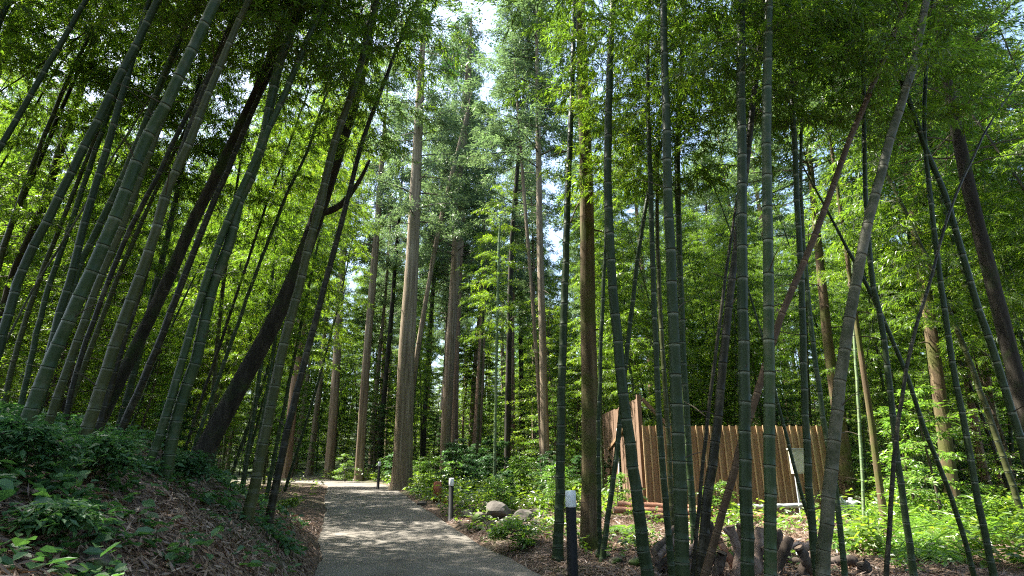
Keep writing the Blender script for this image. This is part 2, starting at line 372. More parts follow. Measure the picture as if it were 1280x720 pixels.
def bamboo_spray(seed):
    r = np.random.default_rng(seed)
    Ln = r.uniform(1.1, 1.9); el = r.uniform(.45, .95); dr = r.uniform(.35, .7)
    ts = np.linspace(0, 1, 7)
    main = np.stack([Ln * ts * math.cos(el), .08 * np.sin(ts * 3 + seed), Ln * (ts * math.sin(el) - dr * ts ** 2)], 1)
    lines = [(main, .008, .003)]; B = []; D = []
    for k in range(17):
        t_ = .15 + .85 * (k + r.random()) / 17; p = np.array([np.interp(t_, ts, main[:, q]) for q in range(3)])
        tg = np.array([np.interp(min(t_ + .1, 1), ts, main[:, q]) - np.interp(t_ - .1, ts, main[:, q]) for q in range(3)]); tg /= np.linalg.norm(tg)
        side = np.array([0, 1 if k % 2 else -1, 0]) * r.uniform(.5, 1.1)
        td = tg * r.uniform(.5, 1) + side + np.array([0, 0, r.uniform(-.1, .35)]); td /= np.linalg.norm(td)
        tl = r.uniform(.25, .55)
        tp = p + td * tl * np.array([[0], [.5], [1]]) + np.array([0, 0, -1.0]) * tl * np.array([[0], [.08], [.32]])
        lines.append((tp, .003, .0015))
        for s in (.35, .6, .8, 1):
            b0 = np.array([np.interp(s, [0, .5, 1], tp[:, q]) for q in range(3)])
            m_ = r.integers(4, 7) if s < 1 else r.integers(5, 8)
            dd = td + r.normal(0, .65, (m_, 3)) + np.array([0, 0, -.55]); B.append(np.repeat(b0[None], m_, 0)); D.append(dd)
    B = np.vstack(B); D = np.vstack(D); n = len(B)
    up = np.array([0, 0, 1.0]) + r.normal(0, .5, (n, 3))
    return diamonds(B, D, r.uniform(.11, .20, n), r.uniform(.016, .025, n), up, sag=.16), lines
SPRAYS = [bamboo_spray(100 + k) for k in range(10)]
def place(tm, M3, p, s):
    L4, lines = tm
    return (L4 * s) @ M3.T + p, [((P * s) @ M3.T + p, a * s, b * s) for P, a, b in lines]
def rotz(a): c, s = math.cos(a), math.sin(a); return np.array([[c, -s, 0], [s, c, 0], [0, 0, 1.0]])

def nodes_along(P, first=.13, grow=.016, top=.36):
    """culm nodes along a polyline: arc lengths"""
    L = np.concatenate([[0], np.cumsum(np.linalg.norm(np.diff(P, axis=0), axis=1))]); s = [0.0]; k = 0
    while s[-1] < L[-1] - .05: s.append(s[-1] + min(first + grow * k, top)); k += 1
    return L, np.array(s[:-1] + [L[-1]])
def culm_geometry(P, radf, seed, sides=12):
    L, ns = nodes_along(P); r_ = np.random.default_rng(seed)
    S = []; Rr = []; U = []
    for k in range(len(ns) - 1):
        a, b = ns[k], ns[k + 1]; d = b - a
        for fr, rf in ((0, 1.10), (.025, 1.09), (.06, .98), (.3, 1.0), (.7, 1.0), (.93, .985), (.965, 1.0), (.985, 1.0)):
            S.append(a + fr * d); Rr.append(rf); U.append(k + fr)
    S.append(ns[-1]); Rr.append(1.0); U.append(len(ns) - 1.001)
    S = np.array(S); pts = np.stack([np.interp(S, L, P[:, q]) for q in range(3)], 1)
    # slight zigzag from node to node
    jit = r_.normal(0, .0035, (len(ns), 2)); uu = np.array(U)
    pts[:, 0] += np.interp(uu, np.arange(len(ns)), jit[:, 0]); pts[:, 1] += np.interp(uu, np.arange(len(ns)), jit[:, 1])
    rad = radf(S) * np.array(Rr)
    V, q = tube_np(pts, rad, sides)
    uv = np.stack([np.tile(np.arange(sides) / sides, len(pts)), np.repeat(uu, sides)], 1)
    return mesh_np('culm', V, [q], uv=uv, smooth_shade=True), L, ns
def bamboo_crown(P, L, ns, s0, seed, per=2, scale=1.0, tipscale=.55):
    r = np.random.default_rng(seed); lv = []; ln = []
    a0 = r.random() * 6.28
    for k, s in enumerate(ns[1:-1]):
        if s < s0: continue
        p = np.array([np.interp(s, L, P[:, q]) for q in range(3)])
        f = (s - s0) / max(L[-1] - s0, .1); sc_ = scale * (1 - (1 - tipscale) * f) * (.65 + .35 * min(1, f * 4))
        for h in range(per):
            ang = a0 + k * 2.6 + h * r.uniform(.9, 1.6) + r.normal(0, .3)
            l4, l2 = place(SPRAYS[r.integers(len(SPRAYS))], rotz(ang), p, sc_ * r.uniform(.8, 1.15)); lv.append(l4); ln += l2
    # tip
    for h in range(3):
        l4, l2 = place(SPRAYS[r.integers(len(SPRAYS))], rotz(r.random() * 6.28), P[-1] - np.array([0, 0, .1]), scale * .6); lv.append(l4); ln += l2
    return np.vstack(lv), ln

def smooth_line(P, n=40):
    P = np.asarray(P, float); return P if len(P) < 3 else resample(P, np.linalg.norm(P[-1] - P[0]) / n)
def pole_line(pts, d, H, droop):
    """pixel points on a culm -> 3D polyline standing at distance d, continued down to the ground and up to height H"""
    P = [at(x, y, d) for x, y in pts]
    dirn = P[1] - P[0]; dirn = dirn / np.linalg.norm(dirn)
    k = 0
    while P[0][2] > hz(P[0][0], P[0][1]) - .05 and k < 80: P[0] = P[0] - dirn * .1; k += 1
    d2 = P[-1] - P[-2]; d2 /= np.linalg.norm(d2); top = P[-1].copy(); step = .8; lean = np.array([d2[0], 0, 0])
    while top[2] < H and len(P) < 60:
        d2 = d2 + droop * np.array([np.sign(d2[0]) * .6, rng.normal(0, .4), -.35]); d2 /= np.linalg.norm(d2)
        if d2[2] < .15: break
        top = top + d2 * step; P.append(top.copy())
    return np.array(P)
hero_count = 0
def hero_bamboo(label, pts, w0, w1, mat='culm_green', d=None, H=12.5, s0=5.5, droop=.05, per=2, crown=True, cat='bamboo', seed=None, cs=1.0):
    global hero_count; hero_count += 1; seed = seed or hero_count * 13
    if d is None:
        g_ = ground_hit(*pts[0]); d = g_[1]
    P = pole_line(pts, d, H, droop)
    pa, pb = at(*pts[0], d), at(*pts[-1], d)
    (xa, ya), (xb, yb_) = pts[0], pts[-1]; cs_ = abs(yb_ - ya) / math.hypot(xb - xa, yb_ - ya) * .93
    r0 = w0 * cs_ * depth(pa) / F / 2 / math.sqrt(1 + ((xa - 640) / F) ** 2); r1 = w1 * cs_ * depth(pb) / F / 2 / math.sqrt(1 + ((xb - 640) / F) ** 2)
    z0, z1 = pa[2], pb[2]
    base = P[0].copy(); base[2] = hz(base[0], base[1]); Q = smooth_line(P - base)
    zs = Q[:, 2] + base[2]
    L = np.concatenate([[0], np.cumsum(np.linalg.norm(np.diff(Q, axis=0), axis=1))])
    rr = np.where(zs <= z1, np.interp(zs, [z0, z1], [r0, r1]), r1 * np.clip(1 - .85 * (zs - z1) / max(H + .3 - z1, .5), .12, 1))
    rr = rr * (1 + .12 * np.exp(-(zs - base[2]) / .15))
    root = thing('bamboo', label, cat, base)
    me, L2, ns = culm_geometry(Q, lambda S: np.interp(S, L, rr), seed)
    obj('culm', me, M[mat], root)
    if crown:
        lv, ln = bamboo_crown(Q, L2, ns, s0, seed, per, cs)
        rs = np.random.default_rng(seed + 5)       # bare dead twigs and stubs on the lower nodes
        for s_ in ns[4:-1]:
            if s_ < s0 and rs.random() < .22:
                p = np.array([np.interp(s_, L2, Q[:, q]) for q in range(3)]); a = rs.random() * 6.28; l_ = rs.uniform(.08, .55); e = rs.uniform(.2, .9)
                dv = np.array([math.cos(a), math.sin(a), e]) * l_; obj('twig', twig_mesh('twig', [(np.array([p, p + dv * .5, p + dv + np.array([0, 0, -.12 * l_])]), .007, .003)], 5), M['twig_brown'], root)
        obj('foliage', leaf_mesh('foliage', lv, seed=seed), M['leaf_bamboo'], root)
        obj('branches', twig_mesh('branches', ln), M['twig'], root)
    return root

# ------------------------------------------------------------------ the culms one can tell apart, left bank
HB = hero_bamboo
HB('thickest pale green bamboo of the left bank, with clear node rings, behind the bank plants', [(32, 530), (65, 447), (105, 360), (150, 255), (180, 180), (210, 125), (240, 62), (270, 0)], 25, 16, 'culm_green', d=5.0)
HB('olive green thick bamboo leaning right at the front edge of the left bank', [(90, 592), (108, 538), (140, 442), (170, 360), (192, 297), (212, 230), (240, 170), (285, 55), (312, 0)], 22, 9, 'culm_olive', d=5.6)
HB('grey green bamboo culm entering at the left edge, leaning right', [(-36, 520), (0, 435), (20, 355), (65, 265), (107, 180), (165, 65), (200, -5)], 18, 12, 'culm_deep', d=5.6)
HB('bluish green bamboo culm with bright left rim, crossing the grey green one near the top', [(38, 545), (72, 402), (86, 355), (110, 265), (135, 180), (155, 112), (166, 72), (185, 8)], 15, 9, 'culm_deep', d=6.2)
HB('smooth dark green bamboo culm high in the upper left corner, its base outside the picture', [(-110, 375), (0, 185), (60, 80), (108, 0)], 14, 9, 'culm_deep', d=6.0)
HB('slim bamboo culm right behind the thick pale green one, running parallel to it', [(45, 525), (95, 345), (110, 310), (145, 240), (172, 178), (205, 95), (240, 15)], 12, 10, 'culm_green', d=7.2)
HB('thin dark bamboo pole between the two thickest culms of the left bank', [(82, 530), (95, 465), (130, 365), (162, 287), (195, 225), (215, 180), (240, 132), (270, 75), (300, 0)], 9, 7, 'culm_dark', d=6.8)
HB('shaded green bamboo culm half hidden at the foot of the thick pale green one', [(58, 535), (97, 425), (120, 360), (150, 290), (178, 215)], 15, 10, 'culm_olive', d=6.0, H=10)
HB('dark culm running close along the left side of the front bamboo high up', [(128, 520), (150, 440), (185, 330), (210, 240), (236, 165), (262, 95), (290, 40), (305, 0)], 12, 9, 'culm_dark', d=6.6)
HB('long straight bamboo with a bright glowing left edge in front of the white sky gap', [(204, 607), (222, 520), (245, 450), (265, 360), (285, 310), (300, 250), (325, 190), (347, 88), (362, 45), (377, 0)], 19, 12, 'culm_green', d=6.6)
HB('slimmer bamboo twin touching the left side of the glowing edged culm at its foot', [(172, 612), (200, 545), (228, 450), (254, 360), (275, 300), (300, 240), (330, 175), (360, 107), (390, 37), (405, 0)], 14, 8, 'culm_green', d=6.5)
HB('green bamboo leaning right in front of the big dark trunk, foot above the path edge', [(311, 640), (322, 590), (340, 500), (358, 415), (374, 360), (386, 305), (402, 250), (418, 180), (447, 95), (470, 0)], 17, 8, 'culm_olive', d=7.3)
HB('slim dark bamboo standing nearest to the left edge of the path', [(341, 627), (360, 535), (380, 455), (405, 360), (430, 267), (452, 180), (470, 130), (500, 50)], 12, 5, 'culm_dark', d=8.2)
HB('thin bamboo pole left of the big dark trunk, crossing bright yellow green leaves', [(285, 440), (315, 355), (340, 290), (362, 235), (385, 187), (410, 110)], 6, 4, 'culm_green', d=11)
HB('very thin dark stem among the yellow green leaves left of the big dark trunk', [(285, 400), (310, 325), (330, 265), (350, 212), (372, 150)], 4.5, 3, 'culm_dark', d=11.5)
HB('dull green bamboo pole near the left edge, behind the grey green leaning culm', [(25, 515), (37, 455), (60, 360), (82, 300), (122, 180)], 10, 8, 'culm_green', d=8.4)
HB('olive bamboo pole at the far left, rising from the shaded leafy ground', [(7, 500), (15, 460), (45, 360), (75, 285), (92, 240)], 10, 7, 'culm_olive', d=8.8)
HB('thin grey stick leaning steeply at the left edge across two thicker culms', [(-20, 475), (0, 442), (42, 360), (82, 298), (130, 215)], 4.5, 3.5, 'culm_grey', d=7.4, H=9, crown=False)
HB('thin dead pole slanting low across the upper left corner', [(-60, 152), (0, 114), (65, 70), (122, 30)], 5, 4, 'culm_dark', d=8, H=9, crown=False)
HB('thin dark twig like stem slanting under the slanting dead pole', [(-50, 300), (20, 175), (77, 77), (100, 55)], 4, 3, 'culm_dark', d=9, H=10.5)
HB('dim bamboo culm crossing the left edge at mid height', [(-45, 420), (0, 315), (15, 280), (47, 207), (75, 140)], 9, 7, 'culm_dark', d=9)
HB('dim bamboo tip just inside the top left corner', [(-60, 170), (0, 25), (14, 0)], 12, 10, 'culm_deep', d=7)
HB('brownish green bamboo pole behind the front bamboo, crossing the dark trunk', [(155, 530), (190, 450), (225, 360), (240, 322), (270, 245), (290, 200), (315, 140)], 13, 8, 'culm_dark', d=7.8)

# ------------------------------------------------------------------ culms right of the path
HB('slim upright green bamboo with a broken side branch, standing behind the nearest bollard', [(697, 700), (700, 600), (703, 450), (708, 300), (712, 180), (717, 60), (718, 0)], 14, 5.5, 'culm_deep', s0=7.5)
HB('bamboo with a bright left rim bending left, in front of the boarded wall end', [(808, 715), (795, 610), (780, 500), (770, 400), (764, 330), (760, 230), (761, 130), (766, 0)], 18, 8, 'culm_deep', d=6.6, s0=7)
HB('thick dark green bamboo in the middle of the fence, dense leaf sprays near its top', [(853, 720), (850, 600), (845, 480), (840, 360), (835, 240), (832, 120), (829, 0)], 21, 9, 'culm_deep', d=5.5)
HB('thick green bamboo rising dead straight with dark node rings, left of an equal one', [(935, 720), (932, 600), (930, 450), (928, 330), (927, 180), (926, 60), (927, 0)], 19, 11, 'culm_deep', d=5.4)
HB('thick mossy green bamboo rising straight, right of an equal one in front of the fence', [(963, 720), (962, 600), (961, 480), (960, 300), (958, 150), (961, 0)], 18, 12, 'culm_green', d=5.1)
HB('thickest mottled grey bamboo, leaning right past the end of the fence', [(1028, 720), (1038, 600), (1050, 480), (1065, 380), (1080, 300), (1095, 240), (1120, 150), (1140, 90), (1158, 0)], 21, 11, 'culm_grey', d=5.2)
HB('slim bamboo slanting between trunk and bright rimmed culm before the boarded wall', [(755, 682), (771, 565), (783, 450), (793, 360), (803, 280), (815, 220), (828, 175)], 8, 5, 'culm_deep', d=8.6, H=9)
HB('thin upright bamboo just right of the mossy trunk', [(750, 685), (748, 540), (754, 360), (757, 300), (760, 180)], 6.5, 4.5, 'culm_deep', d=8.8, H=9)
HB('slim bamboo close on the left of the thick dark culm before the fence', [(839, 702), (825, 540), (817, 360), (813, 230), (810, 120)], 10, 6, 'culm_deep', d=7.2, H=10)
HB('sunlit yellow stem behind the thick dark culm before the fence', [(841, 660), (835, 540), (826, 400), (822, 300)], 7.5, 6, 'culm_olive', d=9.2, H=9)
HB('dim bamboo high behind the top of the thick dark culm', [(866, 640), (856, 480), (848, 270), (847, 180), (852, 80), (856, 0)], 10, 7, 'culm_green', d=8.5, H=12)
HB('dark weathered bamboo leaning right from the log pile before the fence', [(876, 720), (884, 630), (896, 540), (904, 450), (915, 350), (925, 270), (937, 170), (955, 0)], 15, 7, 'culm_dark', d=6.2, H=11)
HB('thin dark stem just left of the dark weathered bamboo', [(868, 700), (882, 545), (905, 360), (915, 290), (930, 200)], 6, 4, 'culm_dark', d=7.4, H=9)
HB('long dead brown bamboo slanting right across the whole right grove', [(885, 705), (905, 635), (924, 562), (952, 475), (975, 400), (1000, 340), (1030, 265), (1060, 180), (1090, 110), (1135, 0)], 12, 8.5, 'culm_brown', d=6.0, H=10, crown=False)
HB('green bamboo with pale rings standing before the right end of the fence', [(1021, 715), (1012, 620), (1005, 480), (1002, 360), (996, 240), (990, 100)], 12, 7, 'culm_deep', d=6.4)
HB('slim green bamboo right behind the foot of the thickest mottled culm', [(1056, 715), (1044, 610), (1032, 540), (1020, 460), (1010, 370), (1004, 300)], 9, 6, 'culm_green', d=6.9, H=10)
HB('thin stem slanting left in front of the electrical box on the fence', [(1013, 655), (992, 580), (970, 495), (955, 430)], 6, 4, 'culm_deep', d=8, H=6, crown=False)
HB('slender upright dark green bamboo left of the crossing poles in the clearing', [(1142, 715), (1120, 560), (1112, 480), (1100, 390), (1092, 360), (1086, 300), (1082, 250), (1078, 60), (1075, 0)], 11, 5, 'culm_deep', d=6.8)
HB('thin dark pole crossing another and curving right to the picture edge', [(1107, 720), (1113, 640), (1121, 540), (1140, 430), (1160, 360), (1185, 270), (1210, 210), (1240, 150), (1280, 95)], 8, 3, 'culm_dark', d=6.5, H=7.5, crown=False)
HB('slim dark green pole leaning left and crossed by the thin curving one', [(1216, 715), (1195, 640), (1157, 540), (1130, 460), (1100, 390), (1075, 340)], 9, 6, 'culm_deep', d=7.2, H=6, crown=False)
HB('green bamboo leaning left over the sunlit ground cover at the right', [(1242, 718), (1225, 640), (1207, 540), (1190, 450), (1177, 360), (1168, 290), (1158, 200)], 12, 7, 'culm_deep', d=6.6)
HB('bluish green bamboo leaning left beside the dark trunk at the right edge', [(1295, 620), (1278, 560), (1255, 480), (1235, 420), (1215, 360), (1195, 290), (1180, 240), (1155, 180), (1138, 130)], 15, 8, 'culm_deep', d=6.6)
HB('pale slender bamboo in the sunny distance behind the grey boxes', [(1080, 645), (1075, 540), (1068, 420), (1066, 330)], 5, 4, 'culm_pale', d=13)
HB('pale sunlit bamboo in the middle of the distant undergrowth', [(596, 575), (598, 530), (603, 420), (606, 350)], 3.6, 3, 'culm_olive', d=24, H=11)
HB('bluish pale bamboo right of the sunlit one in the distant undergrowth', [(618, 590), (619, 540), (622, 380), (624, 300)], 4, 3.4, 'culm_pale', d=22, H=12)

# ------------------------------------------------------------------ trees
def cedar_crown(seed, H0=0, H1=15, n_l=150, spread=3.4):
    r = np.random.default_rng(seed); B = []; D = []; lines = []
    for k in range(n_l):
        f = (k + r.random()) / n_l; z = H0 + (H1 - H0) * f
        ln = spread * (1 - f) ** .62 * r.uniform(.35, 1.15) + .35
        if r.random() < (.55 if f < .2 else .30): continue
        a = k * 2.4 + r.normal(0, .4); dx, dy = math.cos(a), math.sin(a); ts = np.linspace(0, 1, 6)
        droop = r.uniform(.15, .4)
        P = np.stack([dx * ln * ts, dy * ln * ts, z + ln * (.15 * ts - droop * ts ** 2 + .12 * ts ** 3)], 1)
        lines.append((P, .03 * (1 - f) + .012, .006))
        # clumps of sprigs along the outer part
        nc = int(5 + ln * 4.2)
        for c in range(nc):
            t_ = r.uniform(.1, 1.0) ** .6; p = np.array([np.interp(t_, ts, P[:, q]) for q in range(3)]) + r.normal(0, .16, 3) * np.array([1, 1, .6])
            n = r.integers(16, 26); B.append(p + r.normal(0, .12, (n, 3)))
            D.append(np.array([dx, dy, -.25]) + r.normal(0, .65, (n, 3)))
    B = np.vstack(B); D = np.vstack(D); n = len(B)
    return diamonds(B, D, r.uniform(.14, .28, n), r.uniform(.034, .06, n), np.array([0, 0, 1.0]) + r.normal(0, .6, (n, 3)), at_=.5, sag=.15), lines
CROWN = []
for k in range(4):
    l4, ln = cedar_crown(900 + k); CROWN.append((leaf_mesh('crown', l4, seed=k), twig_mesh('limbs', ln, 4)))
for a, b_ in CROWN: a.materials.append(M['leaf_cedar']); b_.materials.append(M['twig_brown'])

def broad_crown(seed, H0, H1, n_l, spread, per, leaf=(.055, .085), lw=.45, flat=.06):
    """layered, nearly level leaf sprays on thin limbs"""
    r = np.random.default_rng(seed); B = []; D = []; lines = []
    for k in range(n_l):
        f = (k + r.random()) / n_l; z = H0 + (H1 - H0) * f
        ln = spread * r.uniform(.5, 1.1) * (1.05 - .65 * f); a = k * 2.4 + r.normal(0, .5)
        d_ = np.array([math.cos(a), math.sin(a)]); ts = np.linspace(0, 1, 5); ri = r.uniform(.05, .5)
        P = np.stack([d_[0] * ln * ts, d_[1] * ln * ts, z + ln * (ri * ts - (ri * .7 + .1) * ts ** 2)], 1)
        lines.append((P, .014, .004))
        for c in range(9):
            t_ = r.uniform(.25, 1); p = np.array([np.interp(t_, ts, P[:, q]) for q in range(3)])
            sd = 1 if c % 2 else -1; tl = ln * r.uniform(.15, .38)
            td = np.array([d_[0] * .7 - sd * d_[1] * .8, d_[1] * .7 + sd * d_[0] * .8, r.normal(0, .12)])
            lines.append((np.stack([p, p + td * tl * .5, p + td * tl - np.array([0, 0, tl * .12])]), .005, .002))
            m_ = max(3, int(per / 9)); tt = r.uniform(.1, 1.05, (m_, 1))
            b0 = p + td * tl * tt + r.normal(0, flat, (m_, 3)) * np.array([1, 1, .45]) - np.array([0, 0, .12]) * tl * tt ** 2
            B.append(b0); D.append(td + r.normal(0, .7, (m_, 3)) * np.array([1, 1, .4]) + np.array([0, 0, -.2]))
    B = np.vstack(B); D = np.vstack(D); n = len(B); l_ = r.uniform(leaf[0], leaf[1], n)
    return diamonds(B, D, l_, l_ * lw, np.array([0, 0, 1.0]) + r.normal(0, .3, (n, 3)), at_=.45, sag=.1), lines

def trunk_mesh(P, rad, seed, n=18, flare=.35, rough=.035):
    r = np.random.default_rng(seed); P = smooth_line(P, 50)
    L = np.concatenate([[0], np.cumsum(np.linalg.norm(np.diff(P, axis=0), axis=1))]); S = np.unique(np.concatenate([np.linspace(0, 1.2, 10), np.arange(1.2, L[-1], .35), [L[-1]]]))
    pts = np.stack([np.interp(S, L, P[:, q]) for q in range(3)], 1); rr = np.interp(S, L, rad(P, L)) * (1 + flare * np.exp(-S / .35))
    V, q = tube_np(pts, rr, n); V = V.reshape(len(S), n, 3)
    a = np.arange(n) * 2 * np.pi / n; ph = r.random(6) * 6.28
    mod = 1 + rough * (np.sin(3 * a + ph[0])[None] + .8 * np.sin(5 * a + ph[1])[None] + .6 * np.sin(2 * a[None] + S[:, None] * .9 + ph[2])) + rough * r.normal(0, .35, (len(S), n)) \
        + .22 * flare * np.exp(-S / .3)[:, None] * np.sin(5 * a + ph[3])[None]
    V = pts[:, None] + (V - pts[:, None]) * mod[..., None]
    return mesh_np('trunk', V.reshape(-1, 3), [q], smooth_shade=True)
tree_n = 0
def hero_tree(label, pts, w0, w1, mat, d=None, H=24, name='cedar', crown_z=9.0, crown=0, cs=1.0, flare=.35, cat='tree', kind='cedar', cmat=None):
    global tree_n; tree_n += 1
    if d is None: d = ground_hit(*pts[0])[1]
    P = pole_line(pts, d, H, .0); pa, pb = at(*pts[0], d), at(*pts[-1], d)
    k0, k1 = [1 / math.sqrt(1 + ((q[0] - 640) / F) ** 2) for q in (pts[0], pts[-1])]
    r0 = w0 * k0 * depth(pa) / F / 2; r1 = w1 * k1 * depth(pb) / F / 2; z0, z1 = pa[2], pb[2]
    base = P[0].copy(); base[2] = hz(base[0], base[1]); Q = P - base
    def rad(P_, L_):
        zs = P_[:, 2] + base[2]
        return np.where(zs <= z1, np.interp(zs, [z0, z1], [r0, r1]), r1 * np.clip(1 - .95 * (zs - z1) / max(H - z1, .5), .05, 1))
    root = thing(name, label, cat, base)
    obj('trunk', trunk_mesh(Q, rad, tree_n, flare=flare), M[mat], root)
    zc = crown_z
    if kind == 'cedar' and w0 >= 7:        # broken dead branches on the bare trunk
        rs = np.random.default_rng(tree_n + 50)
        for z_ in np.linspace(3.0, zc, 9) + rs.uniform(-.5, .5, 9):
            p = np.array([np.interp(z_, Q[:, 2], Q[:, q]) for q in range(3)]); a = rs.random() * 6.28; l_ = rs.uniform(.3, 1.5) * (.5 if z_ < 6 else 1) + r1 * 1.2
            dv = np.array([math.cos(a), math.sin(a), rs.uniform(-.35, .25)]) * l_
            obj('dead_branch', twig_mesh('dead_branch', [(np.array([p, p + dv * .5, p + dv + np.array([0, 0, -.15 * l_])]), .022, .008)], 5), M['twig_brown'], root)
    x0 = np.interp(zc, Q[:, 2] , Q[:, 0]); x1 = np.interp(zc + 15 * cs, Q[:, 2], Q[:, 0])
    if kind == 'cedar':
        cm, lm = CROWN[crown % 4]
        for nm, me in (('crown', cm), ('limbs', lm)):
            o = obj(nm, me, None, root, (x0, Q[0][1], zc)); o.scale = (cs, cs, cs * (H - zc - .0) / 15 / cs); o.rotation_euler = (0, math.atan2(x1 - x0, 15 * cs), crown * 1.3)
    return root

HT = hero_tree
HT('tall pale straight cedar with flared foot beside the far end of the path', [(502, 612), (505, 540), (508, 450), (515, 330), (522, 180), (525, 120)], 26, 10, 'bark_pale', H=30, crown_z=12.5, crown=0)
HT('tall straight cedar behind the red brown stump posts, right of the pale one', [(556, 602), (557, 540), (562, 450), (568, 350), (577, 200), (582, 130)], 13, 10, 'bark_cedar', d=32, H=32, crown_z=12.5, crown=1)
HT('thinner cedar touching the right side of the straight trunk behind the stump posts', [(566, 600), (567, 540), (571, 430), (575, 330), (582, 200)], 7, 6, 'bark_red', d=34, H=32, crown_z=12.5, crown=2)
HT('slender grey cedar standing beyond the rock heap', [(683, 622), (681, 540), (679, 450), (675, 300), (673, 180)], 11, 7, 'bark_pale', d=21, H=27, crown_z=13, crown=3)
HT('very slender sapling trunk leaning against the grey cedar beyond the rocks', [(678, 600), (674, 500), (666, 380), (655, 240), (650, 170)], 5, 4, 'bark_cedar', d=22, H=24, crown_z=14, crown=1, cs=.7)
HT('mossy thick tree trunk standing before the boarded wall end', [(738, 682), (738, 540), (735, 400), (733, 240), (727, 60), (725, 0)], 25, 12, 'bark_moss', d=9.8, H=20, crown_z=11.5, crown=2, cs=.9, flare=.25)
HT('dark slender trunk in the middle distance left of the grey cedar', [(634, 590), (635, 520), (636, 450), (640, 300), (648, 200)], 8, 5, 'bark_dark', d=27, H=28, crown_z=13, crown=0)
HT('brown cedar left of the path end, third trunk from the tall pale one', [(448, 606), (452, 540), (458, 450), (470, 300), (476, 220)], 12, 7, 'bark_cedar', d=34, H=30, crown_z=14, crown=1)
HT('brown cedar standing behind the left bend of the path', [(410, 600), (415, 540), (421, 450), (427, 340), (436, 250)], 12, 8, 'bark_cedar', d=37, H=30, crown_z=14, crown=2)
HT('brown cedar trunk left behind the slim dark bamboo at the path edge', [(357, 597), (362, 540), (370, 465), (382, 360), (390, 290)], 13, 9, 'bark_red', d=37, H=30, crown_z=14, crown=3)
HT('thin dark trunk just left of the tall pale cedar', [(473, 598), (478, 520), (487, 420), (495, 320)], 7, 5, 'bark_dark', d=38, H=28, crown_z=14, crown=0)
HT('thin trunk leaning right between the tall pale cedar and its neighbour', [(510, 560), (517, 475), (535, 360), (550, 280), (568, 205)], 6.5, 5, 'bark_cedar', d=30, H=24, crown_z=12.5, crown=1, cs=.7)
HT('dark upright trunk right behind the tall pale cedar', [(528, 590), (533, 480), (540, 380), (549, 270)], 6, 5, 'bark_dark', d=40, H=30, crown_z=12.5, crown=2)
HT('broad brown cedar in the sunny ground cover right of the crossing poles', [(1188, 600), (1180, 540), (1170, 460), (1160, 385), (1150, 320)], 21, 15, 'bark_moss', d=15, H=24, crown_z=10, crown=0)
HT('bent brown cedar left of a pair of trunks near the right edge', [(1232, 600), (1225, 570), (1210, 480), (1198, 410), (1187, 340)], 12, 9, 'bark_red', d=17, H=24, crown_z=10, crown=1)
HT('pale cedar of the pair near the right edge, the one with lit bark', [(1246, 560), (1236, 500), (1225, 430), (1205, 350)], 9, 8, 'bark_pale', d=18, H=24, crown_z=11, crown=2)
HT('pinkish cedar of the pair near the right edge, the right one', [(1250, 585), (1244, 540), (1235, 480), (1222, 410), (1208, 350)], 10, 8, 'bark_red', d=16.5, H=24, crown_z=11, crown=3)
HT('thin mossy leaning trunk beside the pale slender bamboo behind the grey boxes', [(1104, 640), (1097, 590), (1088, 520), (1080, 470), (1070, 400)], 10, 7, 'bark_moss', d=12.5, H=16, crown_z=9, crown=0, cs=.6)
HT('shaded broad trunk just behind the right end of the fence', [(1060, 625), (1054, 560), (1045, 500), (1035, 430), (1030, 380)], 20, 12, 'bark_moss', d=16.5, H=22, crown_z=10, crown=1)

# dark leaning broadleaf trees
def dark_tree(label, pts, w0, w1, d, H, branch=None, cz=(5, 11), nl=44, spread=2.6, per=150, name='leaning_tree'):
    global tree_n
    root = hero_tree(label, pts, w0, w1, 'bark_dark', d=d, H=H, name=name, kind='none', flare=.1)
    base = np.array(root.location)
    P = pole_line(pts, d, H, 0) - base
    if branch:
        B = [at(x, y, d) - base for x, y in branch]; gq = Geo(); gq.tube(smooth_line(np.array(B), 14), np.linspace(.07, .025, len(smooth_line(np.array(B), 14))), 9)
        obj('limb', gq.mesh('limb', True), M['bark_dark'], root)
    l4, ln = broad_crown(tree_n * 7, 0, cz[1] - cz[0], nl, spread, per)
    def shear(A): 
        z = A[..., 2] + cz[0]; out = A.copy(); out[..., 0] += np.interp(z, P[:, 2], P[:, 0]); out[..., 1] += np.interp(z, P[:, 2], P[:, 1]); out[..., 2] = z; return out
    obj('crown', leaf_mesh('crown', shear(l4), seed=tree_n), M['leaf_dark'], root)
    obj('twigs', twig_mesh('twigs', [(shear(p), a, b) for p, a, b in ln]), M['twig_brown'], root)
    return root
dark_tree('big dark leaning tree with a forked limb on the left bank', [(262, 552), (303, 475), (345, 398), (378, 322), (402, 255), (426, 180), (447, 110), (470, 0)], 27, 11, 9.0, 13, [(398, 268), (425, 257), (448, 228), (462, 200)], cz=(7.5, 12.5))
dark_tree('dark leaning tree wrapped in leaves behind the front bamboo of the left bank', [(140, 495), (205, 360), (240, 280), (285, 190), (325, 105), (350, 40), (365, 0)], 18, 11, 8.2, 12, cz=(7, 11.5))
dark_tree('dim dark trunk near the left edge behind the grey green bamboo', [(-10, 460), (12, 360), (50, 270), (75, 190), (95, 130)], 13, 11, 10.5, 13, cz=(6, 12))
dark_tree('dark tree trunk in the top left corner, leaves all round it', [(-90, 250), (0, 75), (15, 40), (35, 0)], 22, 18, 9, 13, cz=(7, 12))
dark_tree('dark mossy tree leaning left at the right picture edge', [(1305, 600), (1280, 510), (1265, 450), (1250, 390), (1235, 330), (1222, 280), (1210, 230), (1200, 180)], 27, 17, 8.2, 12, cz=(6, 11))

